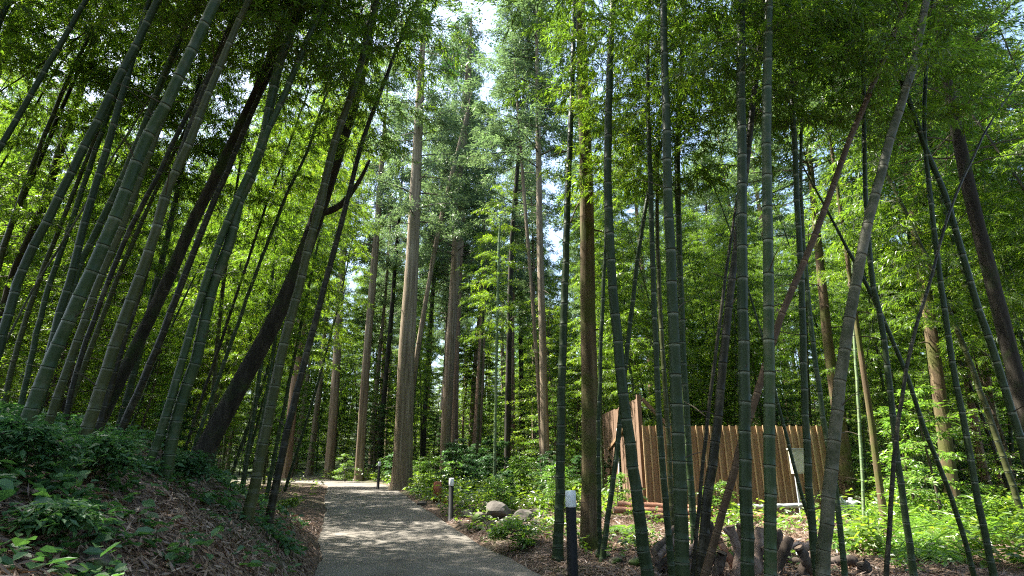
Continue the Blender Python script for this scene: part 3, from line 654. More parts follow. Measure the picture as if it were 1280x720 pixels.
# ------------------------------------------------------------------ the grove behind: copies
def proto_bamboo(k, H, r0, s0, mat, per=2, cs=1.0, bend=1.2):
    z = np.linspace(0, H, 24); f = z / H; a = k * 1.7
    P = np.stack([bend * f ** 2.5 * math.cos(a), bend * f ** 2.5 * math.sin(a), z - .25 * bend * f ** 3], 1)
    root = thing('bamboo', 'x', 'bamboo', (0, 0, 0))
    L = np.concatenate([[0], np.cumsum(np.linalg.norm(np.diff(P, axis=0), axis=1))])
    me, L2, ns = culm_geometry(P, lambda S: r0 * np.clip(1 - .9 * (S / L[-1]) ** 1.2, .06, 1), 500 + k, 8)
    obj('culm', me, M[mat], root)
    lv, ln = bamboo_crown(P, L2, ns, s0, 600 + k, per, cs)
    obj('foliage', leaf_mesh('foliage', lv, seed=k), M['leaf_bamboo'], root); obj('branches', twig_mesh('branches', ln), M['twig'], root)
    return root
PB = [proto_bamboo(0, 13, .055, 3.6, 'culm_green', 3), proto_bamboo(1, 12, .05, 2.8, 'culm_olive', 3, bend=1.8), proto_bamboo(2, 14, .06, 4.2, 'culm_deep', 3),
      proto_bamboo(3, 8.5, .03, 1.8, 'culm_green', cs=.85, bend=1.6), proto_bamboo(4, 6.5, .022, 1.2, 'culm_olive', cs=.75, bend=1.4), proto_bamboo(5, 12, .05, 2.6, 'culm_dark', 3, bend=1.5)]
used = set(); placed = []
def put(protos, idx, x, y, rot, sc3, label, group, sink=.03):
    p = protos[idx]; loc = (x, y, hz(x, y) - sink)
    if (id(protos), idx) not in used:
        used.add((id(protos), idx)); p.location = loc; p.rotation_euler = rot; p.scale = sc3; p['label'] = label; p['group'] = group; return p
    return dup(p, loc, rot, sc3, label, group)
def scatter(n, xr, yr, mind, seed, ok=lambda x, y: True, others=None):
    r = np.random.default_rng(seed); out = [] if others is None else others; res = []; tries = 0
    while len(res) < n and tries < n * 60:
        tries += 1; x, y = r.uniform(*xr), r.uniform(*yr)
        if not ok(x, y) or any((x - a) ** 2 + (y - b) ** 2 < mind ** 2 for a, b in out): continue
        out.append((x, y)); res.append((x, y))
    return res
r = np.random.default_rng(21); occ = []
def lat1(x, y): return float(lateral(np.array([x]), np.array([y]))[0])
inview = lambda x, y: abs(x) < y * 1.0 + 3
for (x, y) in scatter(84, (-28, -4), (8.5, 31), 1.0, 5, lambda x, y: lat1(x, y) > 3.2 + .12 * y and inview(x, y), occ):
    k = int(r.choice([0, 1, 2, 3, 4, 5], p=[.24, .22, .16, .14, .10, .14])); s = r.uniform(.85, 1.12)
    put(PB, k, x, y, (r.normal(0, .05), r.normal(.13, .06), r.random() * 6.28 if False else r.normal(0, .6)), (s, s, s), 'leafy bamboo deep in the shaded grove left of the path', 'bamboos of the left grove')
for (x, y) in scatter(100, (2.5, 34), (15.8, 36), 1.1, 6, lambda x, y: lat1(x, y) < -4.5 and inview(x, y) and x / y > .12, occ):
    k = int(r.choice([0, 1, 2, 3, 4, 5], p=[.26, .22, .2, .12, .08, .12])); s = r.uniform(.85, 1.12)
    put(PB, k, x, y, (r.normal(0, .06), r.normal(-.02, .09), r.normal(0, 1.5)), (s, s, s), 'leafy bamboo in the green thicket behind the wooden fence', 'bamboos of the right thicket')

for (x, y) in scatter(40, (-16, 16), (-16, -1.5), 1.6, 8, lambda x, y: abs(lat1(x, y)) > 2.2, occ):  # bamboos behind the camera, added to cut the sky light on the culms
    k = int(r.choice([0, 1, 2, 5])); s = r.uniform(.9, 1.15)
    put(PB, k, x, y, (r.normal(0, .05), r.normal(0, .06), r.normal(0, 1.5)), (s, s, s), 'unseen leafy bamboo added outside the view for shade', 'unseen bamboos added for shade')

for (x, y) in scatter(34, (-30, 8), (31, 54), 1.6, 10, lambda x, y: abs(lat1(x, y)) > 2.5 and abs(x) < y * .9 and (x / y < -.12 or x / y > .03), occ):
    k = int(r.choice([0, 1, 2, 5])); s = r.uniform(.9, 1.25)
    put(PB, k, x, y, (r.normal(0, .03), r.normal(0, .05), r.normal(0, 1.5)), (s, s, s), 'slim bamboo among the cedar trunks beyond the bend of the path', 'bamboos beyond the bend')

for (x, y) in scatter(11, (-14, -3), (12, 29), 1.4, 23, lambda x, y: 3.0 < lat1(x, y) < 5.2, occ):
    k = int(r.choice([0, 1, 2])); s = r.uniform(1.0, 1.3)
    put(PB, k, x, y, (r.normal(0, .05), r.normal(.16, .05), r.normal(0, 1.5)), (s, s, s), 'tall bamboo leaning over the path from its left edge', 'bamboos leaning over the path')
for (x, y) in scatter(14, (9, 22), (9, 17), 1.4, 27, lambda x, y: y * .80 + .5 < x < y * 1.05 + 3, occ):
    k = int(r.choice([0, 1, 2, 5])); s = r.uniform(.95, 1.2)
    put(PB, k, x, y, (r.normal(0, .05), r.normal(-.08, .06), r.normal(0, 1.5)), (s, s, s), 'leafy bamboo crowding the right edge beyond the sunny ground cover', 'bamboos along the right edge')
for (x, y) in scatter(12, (-17, -5.5), (-1, 9), 1.4, 24, lambda x, y: abs(x) > y * 1.0 + 1.2, occ):  # bamboos outside the left frame edge, added to darken the bank
    k = int(r.choice([0, 1, 2, 5])); s = r.uniform(.9, 1.15)
    put(PB, k, x, y, (r.normal(0, .05), r.normal(.08, .06), r.normal(0, 1.5)), (s, s, s), 'unseen leafy bamboo added outside the view for shade', 'unseen bamboos added for shade')

# background cedars
def proto_cedar(k, mat):
    root = thing('cedar', 'x', 'tree', (0, 0, 0)); z = np.linspace(0, 27, 14)
    P = np.stack([.15 * np.sin(z * .2 + k), .15 * np.cos(z * .23 + k), z], 1)
    obj('trunk', trunk_mesh(P, lambda P_, L_: .26 * np.clip(1 - P_[:, 2] / 28, .04, 1) + .02, 70 + k, n=12), M[mat], root)
    cm, lm = CROWN[k]
    for nm, me in (('crown', cm), ('limbs', lm)):
        o = obj(nm, me, None, root, (0, 0, 12.0)); o.rotation_euler = (0, 0, k)
    return root
PCd = [proto_cedar(0, 'bark_cedar'), proto_cedar(1, 'bark_pale'), proto_cedar(2, 'bark_red'), proto_cedar(3, 'bark_dark')]
occ2 = []
for (x, y) in scatter(175, (-75, 75), (34, 90), 2.0, 9, lambda x, y: abs(x) < y * .95 + 2 and abs(lat1(x, y)) > 3 and not (-.13 < x / y < .13 and (x * 7.3) % 1 < .12), occ2):
    s = r.uniform(.75, 1.2)
    put(PCd, int(r.integers(4)), x, y, (r.normal(0, .015), r.normal(0, .015), r.random() * 6.28), (s, s, s * r.uniform(.85, 1.1)), 'slender cedar trunk far back in the sunlit wood', 'cedars of the distant wood')

# understory trees and bushes
def proto_bush(k, H, nl, spread, per, mat, leaf, H0=.3, lw=.45, name='understory_tree'):
    root = thing(name, 'x', 'small tree' if H > 3 else 'shrub', (0, 0, 0))
    z = np.linspace(0, H, 8); P = np.stack([.12 * np.sin(z + k), .1 * np.cos(z * .8 + k), z], 1)
    obj('trunk', trunk_mesh(P, lambda P_, L_: .012 * H * np.clip(1 - .9 * P_[:, 2] / H, .08, 1), 80 + k, n=8, flare=.2), M['twig_brown'], root)
    l4, ln = broad_crown(800 + k, H0, H, nl, spread, per, leaf, lw)
    obj('crown', leaf_mesh('crown', l4, seed=k), M[mat], root); obj('limbs', twig_mesh('limbs', ln), M['twig_brown'], root)
    return root
PT = [proto_bush(0, 6.0, 60, 2.0, 190, 'leaf_broad', (.06, .10)), proto_bush(1, 5.0, 50, 1.8, 190, 'leaf_bright', (.06, .10)), proto_bush(2, 7.5, 70, 2.2, 190, 'leaf_broad', (.06, .1), 1.0),
      proto_bush(3, 4.0, 42, 1.5, 170, 'leaf_dark', (.06, .10))]
def proto_tall(k, mat):
    root = thing('broadleaf_tree', 'x', 'tree', (0, 0, 0)); H = 13.0
    z = np.linspace(0, H, 10); P = np.stack([.3 * np.sin(z * .4 + k), .25 * np.cos(z * .35 + k), z], 1)
    obj('trunk', trunk_mesh(P, lambda P_, L_: .16 * np.clip(1 - .93 * P_[:, 2] / H, .06, 1), 90 + k, n=10), M['bark_dark' if k % 2 else 'bark_cedar'], root)
    l4, ln = broad_crown(850 + k, 1.0, H, 110, 3.4, 300, (.10, .17), .5, .12)
    obj('crown', leaf_mesh('crown', l4, seed=k), M[mat], root); obj('limbs', twig_mesh('limbs', [(p, a * 2.2, b * 2) for p, a, b in ln]), M['twig_brown'], root)
    return root
PW = [proto_tall(0, 'leaf_broad'), proto_tall(1, 'leaf_bright'), proto_tall(2, 'leaf_broad')]
occ4 = []
for (x, y) in scatter(150, (-105, 105), (44, 115), 3.4, 19, lambda x, y: abs(x) < y * .95 + 2, occ4):
    s = r.uniform(.7, 1.15) 
    put(PW, int(r.integers(3)), x, y, (0, 0, r.random() * 6.28), (s, s, s), 'sunlit leafy tree far back in the wood', 'broadleaf trees of the distant wood')
for x, y, s in ((3.4, 43, .9), (5.6, 56, 1.0), (1.6, 62, 1.1), (4.4, 34, .55), (-3.2, 58, 1.0)): put(PW, int(x + 9) % 3, x, y, (0, 0, x), (s, s, s), 'sunlit leafy tree far back in the wood', 'broadleaf trees of the distant wood')
PS = [proto_bush(4, 1.5, 22, .8, 120, 'leaf_ground', (.07, .12), .1, .5, 'shrub'), proto_bush(5, 1.1, 18, .75, 110, 'leaf_bright', (.06, .10), .08, .5, 'shrub'), proto_bush(6, 1.8, 24, .9, 120, 'leaf_dark', (.07, .12), .1, .5, 'shrub')]
occ3 = []
for (x, y) in scatter(205, (-55, 58), (24, 72), 1.5, 12, lambda x, y: abs(x) < y * .95 + 2 and abs(lat1(x, y)) > 3.0 and not (x < -2 and y < 33), occ3):
    s = r.uniform(.8, 1.35)
    put(PT, int(r.choice([0, 1, 2, 3], p=[.35, .3, .2, .15])), x, y, (0, 0, r.random() * 6.28), (s, s, s), 'leafy small tree in the layered undergrowth beyond the path', 'small trees of the distant undergrowth')
for (x, y) in scatter(34, (-22, -5), (10, 30), 1.4, 14, lambda x, y: lat1(x, y) > 2.6 + .05 * y and abs(x) < y * 1.0 + 1 and (x < -.56 * y or y < 9), occ3):
    s = r.uniform(.55, .95)
    put(PT, int(r.choice([0, 1, 3], p=[.45, .5, .05])), x, y, (0, 0, r.random() * 6.28), (s, s, s), 'leafy small tree among the bamboos of the left grove', 'small trees in the left grove')
for (x, y) in scatter(26, (7, 24), (14.5, 28), 1.5, 15, lambda x, y: abs(x) < y * .95 + 1, occ3):
    s = r.uniform(.5, .95)
    put(PT, int(r.choice([0, 1, 3], p=[.4, .3, .3])), x, y, (0, 0, r.random() * 6.28), (s, s, s), 'leafy small tree under the bamboos at the back right', 'small trees at the back right')
for (x, y) in scatter(70, (-10, 16), (14, 34), 1.0, 16, lambda x, y: abs(x) < y * .9 and lat1(x, y) < -2.2 and not (1.5 < x < 8.5 and y < 16.5), occ3):
    s = r.uniform(.6, 1.2)
    put(PS, int(r.choice([0, 1, 2], p=[.4, .35, .25])), x, y, (0, 0, r.random() * 6.28), (s, s, s), 'low leafy shrub on the wood floor right of the path', 'shrubs right of the path')
for (x, y) in scatter(5, (-14, -2.4), (9, 16), 1.0, 17, lambda x, y: lat1(x, y) > 3.3 + .3 * max(0, y - 8) and abs(x) < y * 1.0 + .5, occ3):
    s = r.uniform(.45, .85)
    put(PS, int(r.choice([0, 2, 1], p=[.5, .4, .1])), x, y, (0, 0, r.random() * 6.28), (s, s, s), 'low leafy shrub on the shaded left bank', 'shrubs of the left bank')

# ------------------------------------------------------------------ dry leaves and ground cover
def scatter_pts(n, xr, yr, seed, ok):
    r = np.random.default_rng(seed); x = r.uniform(*xr, n); y = r.uniform(*yr, n); k = ok(x, y, lateral(x, y), r.random(n)); return x[k], y[k], r
def normal_at(x, y):
    e = .06; return unit(np.stack([-(height(x + e, y) - height(x - e, y)) / (2 * e), -(height(x, y + e) - height(x, y - e)) / (2 * e), np.ones_like(x)], 1))
def litter(name, n, xr, yr, seed, ok, ln=(.07, .17), wd=(.012, .026)):
    x, y, r = scatter_pts(n, xr, yr, seed, ok); k = len(x); nn = normal_at(x, y)
    d = r.normal(0, 1, (k, 3)); d -= (d * nn).sum(1, keepdims=True) * nn; d = unit(d) + nn * r.normal(.05, .22, (k, 1))
    b = np.stack([x, y, height(x, y) + r.uniform(.004, .03, k)], 1)
    o = obj(name, leaf_mesh(name, diamonds(b, d, r.uniform(*ln, k), r.uniform(*wd, k), nn + r.normal(0, .45, (k, 3)), sag=-.04), seed=seed), M['litter']); o['kind'] = 'stuff'; return o
offp = lambda s: np.abs(s) > HALF + .02
litter('dry_bamboo_leaves', 150000, (-9, 6), (1.2, 15), 31, lambda x, y, s, u: offp(s) & (np.abs(x) < y + .6) & (u < 1.3 / (1 + (y / 6) ** 2) + .12))
litter('fallen_leaves', 3000, (-8, 4), (3, 30), 32, lambda x, y, s, u: (np.abs(s) < HALF - .04) & (u < .10 + .9 * (np.abs(s) / HALF) ** 7), (.04, .10), (.012, .03))
r_hole = lambda u: np.where(u < .42, 0, 1)
def cover(name, mat, n, xr, yr, seed, ok, h=(.05, .25), ln=(.05, .11), wr=.55, leaves=(5, 9)):
    x, y, r = scatter_pts(n, xr, yr, seed, ok); z = height(x, y); k = r.integers(*leaves, len(x)); idx = np.repeat(np.arange(len(x)), k); m_ = len(idx)
    hh = r.uniform(*h, len(x)); sz = r.uniform(*ln, len(x))
    a = r.random(m_) * 6.28; rad = sz[idx] * r.uniform(.1, 1.0, m_); hf = r.uniform(.35, 1, m_)
    b = np.stack([x[idx] + np.cos(a) * rad, y[idx] + np.sin(a) * rad, z[idx] + hh[idx] * hf], 1)
    d = np.stack([np.cos(a), np.sin(a), r.normal(-.05, .35, m_)], 1); l = sz[idx] * r.uniform(.7, 1.2, m_)
    L6 = ovals(b, d, l, l * wr * r.uniform(.8, 1.2, m_), np.array([0, 0, 1.0]) + r.normal(0, .28, (m_, 3)))
    o = obj(name, leaf_mesh(name, None, L6, seed=seed), M[mat]); o['kind'] = 'stuff'; return o
patch = lambda x, y, a: np.sin(x * 1.9 + a) * np.sin(y * 1.6 + 2 * a) + .5 * np.sin(x * 4.3 - y * 3.1 + a)
cover('bank_ground_cover', 'leaf_ground', 9000, (-9, -1.2), (1.6, 11), 41, lambda x, y, s, u: (s > HALF + .25) & (np.abs(x) < y + .5) & (u < np.clip(.30 + .36 * patch(x, y, 1) + .22 * (s - HALF - 1.7), .03, .85)), (.05, .24), (.05, .125), .68)
cover('clearing_weeds', 'leaf_broad', 3400, (2.6, 14), (7.6, 16), 46, lambda x, y, s, u: (s < -HALF - 1.2) & (np.abs(x) < y * .97 + .5) & (u < np.clip(.2 + .6 * patch(x, y, 7), 0, 1)) & ~((x < 8.3) & (y > 14.6)) & ~((x < 5.2) & (y < 11)) & ~((x > 1.2) & (x < 8.0) & (y > 10.6) & (u > .10)), (.25, .65), (.09, .19), .42, (7, 13))
cover('clearing_ground_cover', 'leaf_bright', 14000, (2.6, 14), (7.6, 16), 42, lambda x, y, s, u: (s < -HALF - 1.2) & (np.abs(x) < y * .97 + .5) & (u < np.clip(.26 + .62 * patch(x, y, 3) + .05 * (x - 6), .0, .95)) & ~((x < 8.3) & (y > 14.6)) & ~((x < 4.9) & (y < 10.6) & (u > .05)) & ~((x > 1.2) & (x < 8.0) & (y > 10.6) & (u > .10)), (.05, .30), (.045, .10), .55)
cover('path_edge_plants', 'leaf_broad', 7000, (-7, 4), (8.3, 26), 43, lambda x, y, s, u: (s < -HALF - .12) & (u < np.clip(.5 + .5 * patch(x, y, 5), .05, 1)) & ((y > 9.5) | (x > 1.0)) & (((x + .4) / 1.9) ** 2 + ((y - 14.2) / 2.6) ** 2 > r_hole(u)) & ~((x > 1.2) & (y > 10.8)), (.05, .28), (.05, .12), .55)
cover('wood_floor_plants', 'leaf_broad', 16000, (-12, 24), (15, 38), 44, lambda x, y, s, u: (np.abs(s) > HALF + .3) & (np.abs(x) < y * .95) & (u < .75) & ~((s > 0) & (y < 40) & (x > -.56 * y) & (u > .04)) & ~((x > 3.2) & (x < 8.3) & (y > 14.6) & (y < 22)), (.1, .6), (.08, .2), .5)

litter('broken_dry_leaves', 26000, (-7, 5), (1.2, 8), 35, lambda x, y, s, u: offp(s) & (np.abs(x) < y + .6), (.03, .10), (.008, .03))
litter('straw_in_the_clearing', 16000, (2.4, 13), (7.4, 15), 36, lambda x, y, s, u: (s < -HALF - 1) & (np.abs(x) < y), (.10, .34), (.006, .014))
cover('tall_grass', 'leaf_bright', 1500, (3.5, 14), (8.5, 15), 37, lambda x, y, s, u: (np.abs(x) < y + .5) & (u < np.clip(patch(x, y, 9) + .25 * (x - 7), 0, 1)) & ~((x < 7.6) & (y > 10.6)), (.2, .5), (.22, .45), .055, (10, 18))

# ------------------------------------------------------------------ furniture and other objects
def metal(name, col, rough, met=0.0):
    m, t = mat_new(name); b = N(t, 'ShaderNodeBsdfPrincipled'); tc = N(t, 'ShaderNodeTexCoord'); nz = N(t, 'ShaderNodeTexNoise'); nz.inputs['Scale'].default_value = 9; nz.inputs['Detail'].default_value = 6
    t.links.new(tc.outputs['Object'], nz.inputs[0])
    c = ramp(t, nz.outputs[0], [(.3, tuple(v * .8 for v in col)), (.7, tuple(min(1, v * 1.12) for v in col))]); t.links.new(c, b.inputs['Base Color'])
    b.inputs['Roughness'].default_value = rough; b.inputs['Metallic'].default_value = met; b.inputs['Specular IOR Level'].default_value = .2
    t.links.new(b.outputs[0], N(t, 'ShaderNodeOutputMaterial').inputs[0]); return m
M['black'] = metal('black_paint', (.006, .006, .0055), .6); M['white'] = metal('white_plastic', (.72, .73, .72), .45)
M['beige'] = metal('beige_enamel', (.46, .45, .37), .5); M['grey'] = metal('grey_plastic', (.42, .44, .44), .55); M['pipe'] = metal('grey_pipe', (.34, .36, .37), .4)
M['cedar_board'] = surf_mat('cedar_board', [(.25, (.12, .070, .036)), (.5, (.22, .135, .070)), (.75, (.32, .205, .115))], (14, 14, .7), 7, .8, .35)
M['sunlit_batten'] = surf_mat('sunlit_batten', [(.25, (.24, .155, .075)), (.5, (.36, .245, .125)), (.75, (.46, .33, .18))], (14, 14, .7), 7, .8, .35)  # brighter than the boards: sunlit batten edges put into the colour
M['wall_board'] = surf_mat('shaded_board', [(.25, (.085, .05, .03)), (.5, (.15, .093, .058)), (.75, (.21, .14, .095))], (12, 12, .6), 7, .8, .35)  # darkened boards: tree shade on the wall put into the colour
M['log'] = surf_mat('log_bark', [(.25, (.075, .05, .038)), (.5, (.20, .145, .115)), (.75, (.36, .28, .23))], (10, 10, 3), 8, .95, .9)
M['log_dark'] = surf_mat('dark_log_bark', [(.25, (.022, .016, .012)), (.5, (.06, .045, .034)), (.75, (.13, .10, .08))], (10, 10, 3), 8, .95, .9)
M['log_cut'] = surf_mat('cut_wood', [(.3, (.08, .056, .037)), (.7, (.19, .14, .10))], (30, 30, 30), 5, .9, .3)
M['timber'] = surf_mat('peeled_timber', [(.25, (.19, .085, .05)), (.5, (.32, .16, .10)), (.75, (.45, .27, .19))], (1.2, 14, 14), 7, .75, .4)
M['redwood'] = surf_mat('red_brown_wood', [(.25, (.14, .045, .022)), (.5, (.26, .085, .04)), (.75, (.35, .14, .07))], (12, 12, 1), 6, .8, .4)
M['rock'] = surf_mat('rock', [(.3, (.030, .027, .022)), (.5, (.085, .076, .064)), (.7, (.16, .145, .125))], (3, 3, 3), 9, .95, .7, spots=(3.5, (.07, .09, .03), .6, .1))
M['rock_moss'] = surf_mat('mossy_rock', [(.3, (.03, .028, .02)), (.5, (.09, .08, .06)), (.7, (.17, .15, .12))], (3, 3, 3), 9, .95, .7, spots=(2.5, (.06, .10, .02), .48, .12))

def bollard(label, px, py_top, base, wd=None):
    """square-shouldered round garden light: black post with a white lamp head"""
    y = ground_hit(px, base)[1] if wd is None else wd; p = at(px, py_top, y)
    x = p[0]; z = hz(x, y); H = p[2] - z; t = thing('bollard_light', label, 'bollard light', (x, y, z - .01), 'garden bollard lights along the path')
    g = Geo(); rr = .062
    def prof(pr): 
        P = np.array([[0, 0, z_] for _, z_ in pr]); R_ = np.array([a for a, _ in pr]); return P, R_
    P, R_ = prof([(.075, 0), (.075, .012), (rr, .016), (rr, H - .20), (rr - .004, H - .197), (rr - .004, H - .185)]); V, q = tube_np_z(P, R_, 24); g.add(V, [q, np.arange(24)[None, ::-1], (len(V) - 24 + np.arange(24))[None]])
    obj('post', g.mesh('post', True), M['black'], t)
    g = Geo(); P, R_ = prof([(rr - .002, H - .184), (rr + .001, H - .178), (rr + .001, H - .012), (rr - .006, H - .002), (rr - .02, H)]); V, q = tube_np_z(P, R_, 24); g.add(V, [q, np.arange(24)[None, ::-1], (len(V) - 24 + np.arange(24))[None]])
    obj('lamp_head', g.mesh('lamp_head', True), M['white'], t); return t
def tube_np_z(P, R_, n):
    a = np.linspace(0, 2 * np.pi, n, endpoint=False); V = np.stack([P[:, 0][:, None] + R_[:, None] * np.cos(a), P[:, 1][:, None] + R_[:, None] * np.sin(a), np.repeat(P[:, 2][:, None], n, 1)], -1)
    i = np.arange(len(P) - 1)[:, None] * n; j = np.arange(n)[None]; k = (j + 1) % n
    return V.reshape(-1, 3), np.stack([i + j, i + k, i + n + k, i + n + j], -1).reshape(-1, 4)
bollard('nearest of the black bollard lights with white head, beside slim green bamboo at bottom centre', 713, 612, 0, 7.0)
bollard('middle black bollard light with white head, by the red brown stump post', 564.5, 597, 651)
bollard('farthest black bollard light with white head, left of the tall pale cedar', 474.5, 577, 613)

# fence and the boarded side wall behind it
FY = 15.2; xl = at(803, 533, FY)[0]; xr = at(1029, 538, FY)[0]; zt = at(803, 533, FY)[2]; zb = min(hz(xl, FY), hz(xr, FY)) - .02
t = thing('wooden_fence', 'long fence of upright brown cedar boards and battens behind the green bamboos', 'fence', ((xl + xr) / 2, FY, zb)); W = xr - xl; HF = zt - zb
g = Geo(); n = int(W / .175); br = np.random.default_rng(5)
for k in range(n): g.box(((k + .5) * W / n - W / 2, .0, HF / 2 + .03), (W / n - .004, .022, HF - .05 + br.normal(0, .003)), 0)
obj('boards', g.mesh('boards'), M['cedar_board'], t); g = Geo()
for k in range(n + 1): g.box((k * W / n - W / 2, -.037, HF / 2 + .03), (.034, .034, HF + br.normal(0, .003)))
obj('battens', g.mesh('battens'), M['sunlit_batten'], t)
for z_ in (.35, HF - .35): g = Geo(); g.box((0, .05, z_), (W, .05, .09)); obj('rail', g.mesh('rail'), M['cedar_board'], t)
for k in range(4): g = Geo(); g.box((-W / 2 + .1 + k * (W - .2) / 3, .13, HF / 2 - .03), (.10, .10, HF)); obj('post', g.mesh('post'), M['cedar_board'], t)
xw = at(798, 497, 15.5)[0]; zw = at(798, 497, 15.5)[2]; y1 = 22.0; zb2 = min(hz(xw, 15.5), hz(xw, y1)) - .03; HW = zw - zb2
t = thing('boarded_wall', 'tall side wall of shaded upright boards with corner post, running back from the fence', 'wall', (xw, 15.5, zb2))
g = Geo(); n = 26
for k in range(n):
    if 12 <= k <= 13: g.box((0, .1 + (k + .5) * 6.4 / n, HW - .45), (.024, 6.4 / n - .006, .8)); continue
    g.box((.0 + (.016 if k % 2 else 0), .1 + (k + .5) * 6.4 / n, HW / 2), (.024, 6.4 / n - .004, HW - .02))
obj('boards', g.mesh('boards'), M['wall_board'], t)
g = Geo(); g.box((.0, 0, HW / 2 + .05), (.11, .11, HW + .06)); obj('corner_post', g.mesh('corner_post'), M['wall_board'], t)
g = Geo(); g.box((.45, 0.0, HW - .42), (1.05, .07, .09), ry=R(48)); obj('brace', g.mesh('brace'), M['wall_board'], t)
g = Geo(); g.box((-.035, 3.3, 1.25), (.03, .06, 2.1)); obj('sky_gap_strip', g.mesh('sky_gap_strip'), M['white'], t)  # white strip standing in for bright sky through the doorway gap
g = Geo(); g.box((-.04, 3.6, 1.95), (.04, 3.2, .10), rx=R(-11)); obj('diagonal_rail', g.mesh('diagonal_rail'), M['cedar_board'], t)

# electrical box, boxes behind, pipe
yb = 14.6; p0 = at(991, 592, yb); p1 = at(1008, 562, yb); cx = (p0[0] + p1[0]) / 2; zg = hz(cx, yb); wb = p1[0] - p0[0]; hb = p1[2] - p0[2]
t = thing('electrical_box', 'beige electrical box on a pale stand before the right end of the fence', 'electrical box', (cx, yb, zg)); zc = p0[2] - zg
g = Geo(); g.box((0, 0, zc + hb / 2), (wb, .16, hb)); obj('cabinet', g.mesh('cabinet'), M['beige'], t)
g = Geo(); g.box((0, -.088, zc + hb / 2 - .01), (wb - .05, .012, hb - .07)); dr = obj('door', g.mesh('door'), M['beige'], t)
g = Geo(); g.box((wb * .33, -.10, zc + hb / 2), (.02, .014, .07)); obj('handle', g.mesh('handle'), M['black'], dr)
g = Geo(); g.box((0, -.01, zc + hb + .016), (wb + .05, .24, .026)); obj('hood', g.mesh('hood'), M['grey'], t)
for sx in (-1, 1): g = Geo(); g.box((sx * wb * .36, .0, zc / 2 - .015), (.04, .04, zc + .02)); obj('leg', g.mesh('leg'), M['pipe'], t)
for lab, px in (('left one of two grey tanks with a dark cap behind the mottled bamboo', 1054), ('right one of two grey tanks behind the mottled bamboo, by the climbing seedling', 1067)):
    b0 = at(px, 646, 14.5); zg = hz(b0[0], 14.5); t = thing('storage_tank', lab, 'tank', (b0[0], 14.5, zg), 'grey tanks beside the fence')
    g = Geo(); P, R_ = np.array([[0, 0, 0], [0, 0, .03], [0, 0, .34], [0, 0, .38]], float), np.array([.115, .13, .13, .10]); V, q = tube_np_z(P, R_, 20); g.add(V, [q, np.arange(20)[None, ::-1], (60 + np.arange(20))[None]]); obj('body', g.mesh('body', True), M['grey'], t)
    g = Geo(); V, q = tube_np_z(np.array([[0, 0, .381], [0, 0, .44], [0, 0, .45]]), np.array([.055, .055, .04]), 14); g.add(V, [q, (28 + np.arange(14))[None]]); obj('cap', g.mesh('cap', True), M['pipe'], t)
def lying(name, label, cat, a, b, yy, rad, mat, group=None, yb=None, cut='log_cut'):
    A = at(*a, yy); B = at(*b, yb or yy); mid = (A + B) / 2; t = thing(name, label, cat, (mid[0], mid[1], mid[2]), group); hl = (B - A) / 2; ts = np.linspace(-1, 1, 12)
    lr = np.random.default_rng(int(a[0] * 7 + a[1])); P = hl[None] * ts[:, None] + np.stack([0 * ts, .03 * lr.normal(0, 1, 12), .012 * lr.normal(0, 1, 12)], 1)
    g = Geo(); g.tube(P, rad * (1 + .1 * ts + lr.normal(0, .025, 12)), 12, cap=False); obj('shaft', g.mesh('shaft', True), M[mat], t)
    if cut:
        for e in (0, -1):
            u = hl / np.linalg.norm(hl) * (1 if e else -1); g = Geo(); rr = rad * (1 + .1 * ts[e]); g.tube(np.array([P[e] - u * .01, P[e] + u * .004]), [rr * .99, rr * .96], 12); obj('cut_end', g.mesh('cut_end'), M[cut], t)
    return t
G = 'timbers stacked along the fence'
lying('timber_log', 'long reddish timber pole lying topmost before the boarded wall and fence', 'log', (772, 630), (880, 636), 14.1, .075, 'timber', G)
lying('timber_log', 'reddish timber pole under the topmost one, behind the bright rimmed bamboo', 'log', (767, 637), (890, 642), 13.9, .08, 'timber', G)
lying('timber_log', 'short stubby timber pole low behind the thick dark culm', 'log', (815, 645), (868, 649), 13.6, .07, 'timber', G)
lying('timber_log', 'brown timber pole lying along the fence foot between the two straight thick culms', 'log', (862, 638), (950, 645), 14.2, .07, 'timber', G)
lying('timber_log', 'bright orange brown timber pole before the right end of the fence', 'log', (930, 645), (1016, 650), 13.8, .075, 'timber', G)
lying('timber_log', 'pale timber pole lowest of those under the electrical box', 'log', (955, 655), (1018, 657), 13.4, .06, 'timber', G)
lying('pipe', 'grey plastic pipe lying along the fence above the timber poles', 'pipe', (922, 633), (1002, 632), 14.4, .05, 'pipe', None, cut=None)
lying('fallen_branch', 'thin fallen branch on the sunlit ground cover right of the mottled bamboo', 'branch', (1072, 684), (1106, 668), 10.5, .028, 'log')
lying('fallen_log', 'dark short log lying at the bottom edge right of the mottled bamboo', 'log', (1085, 716), (1142, 712), 8.3, .07, 'log_dark')
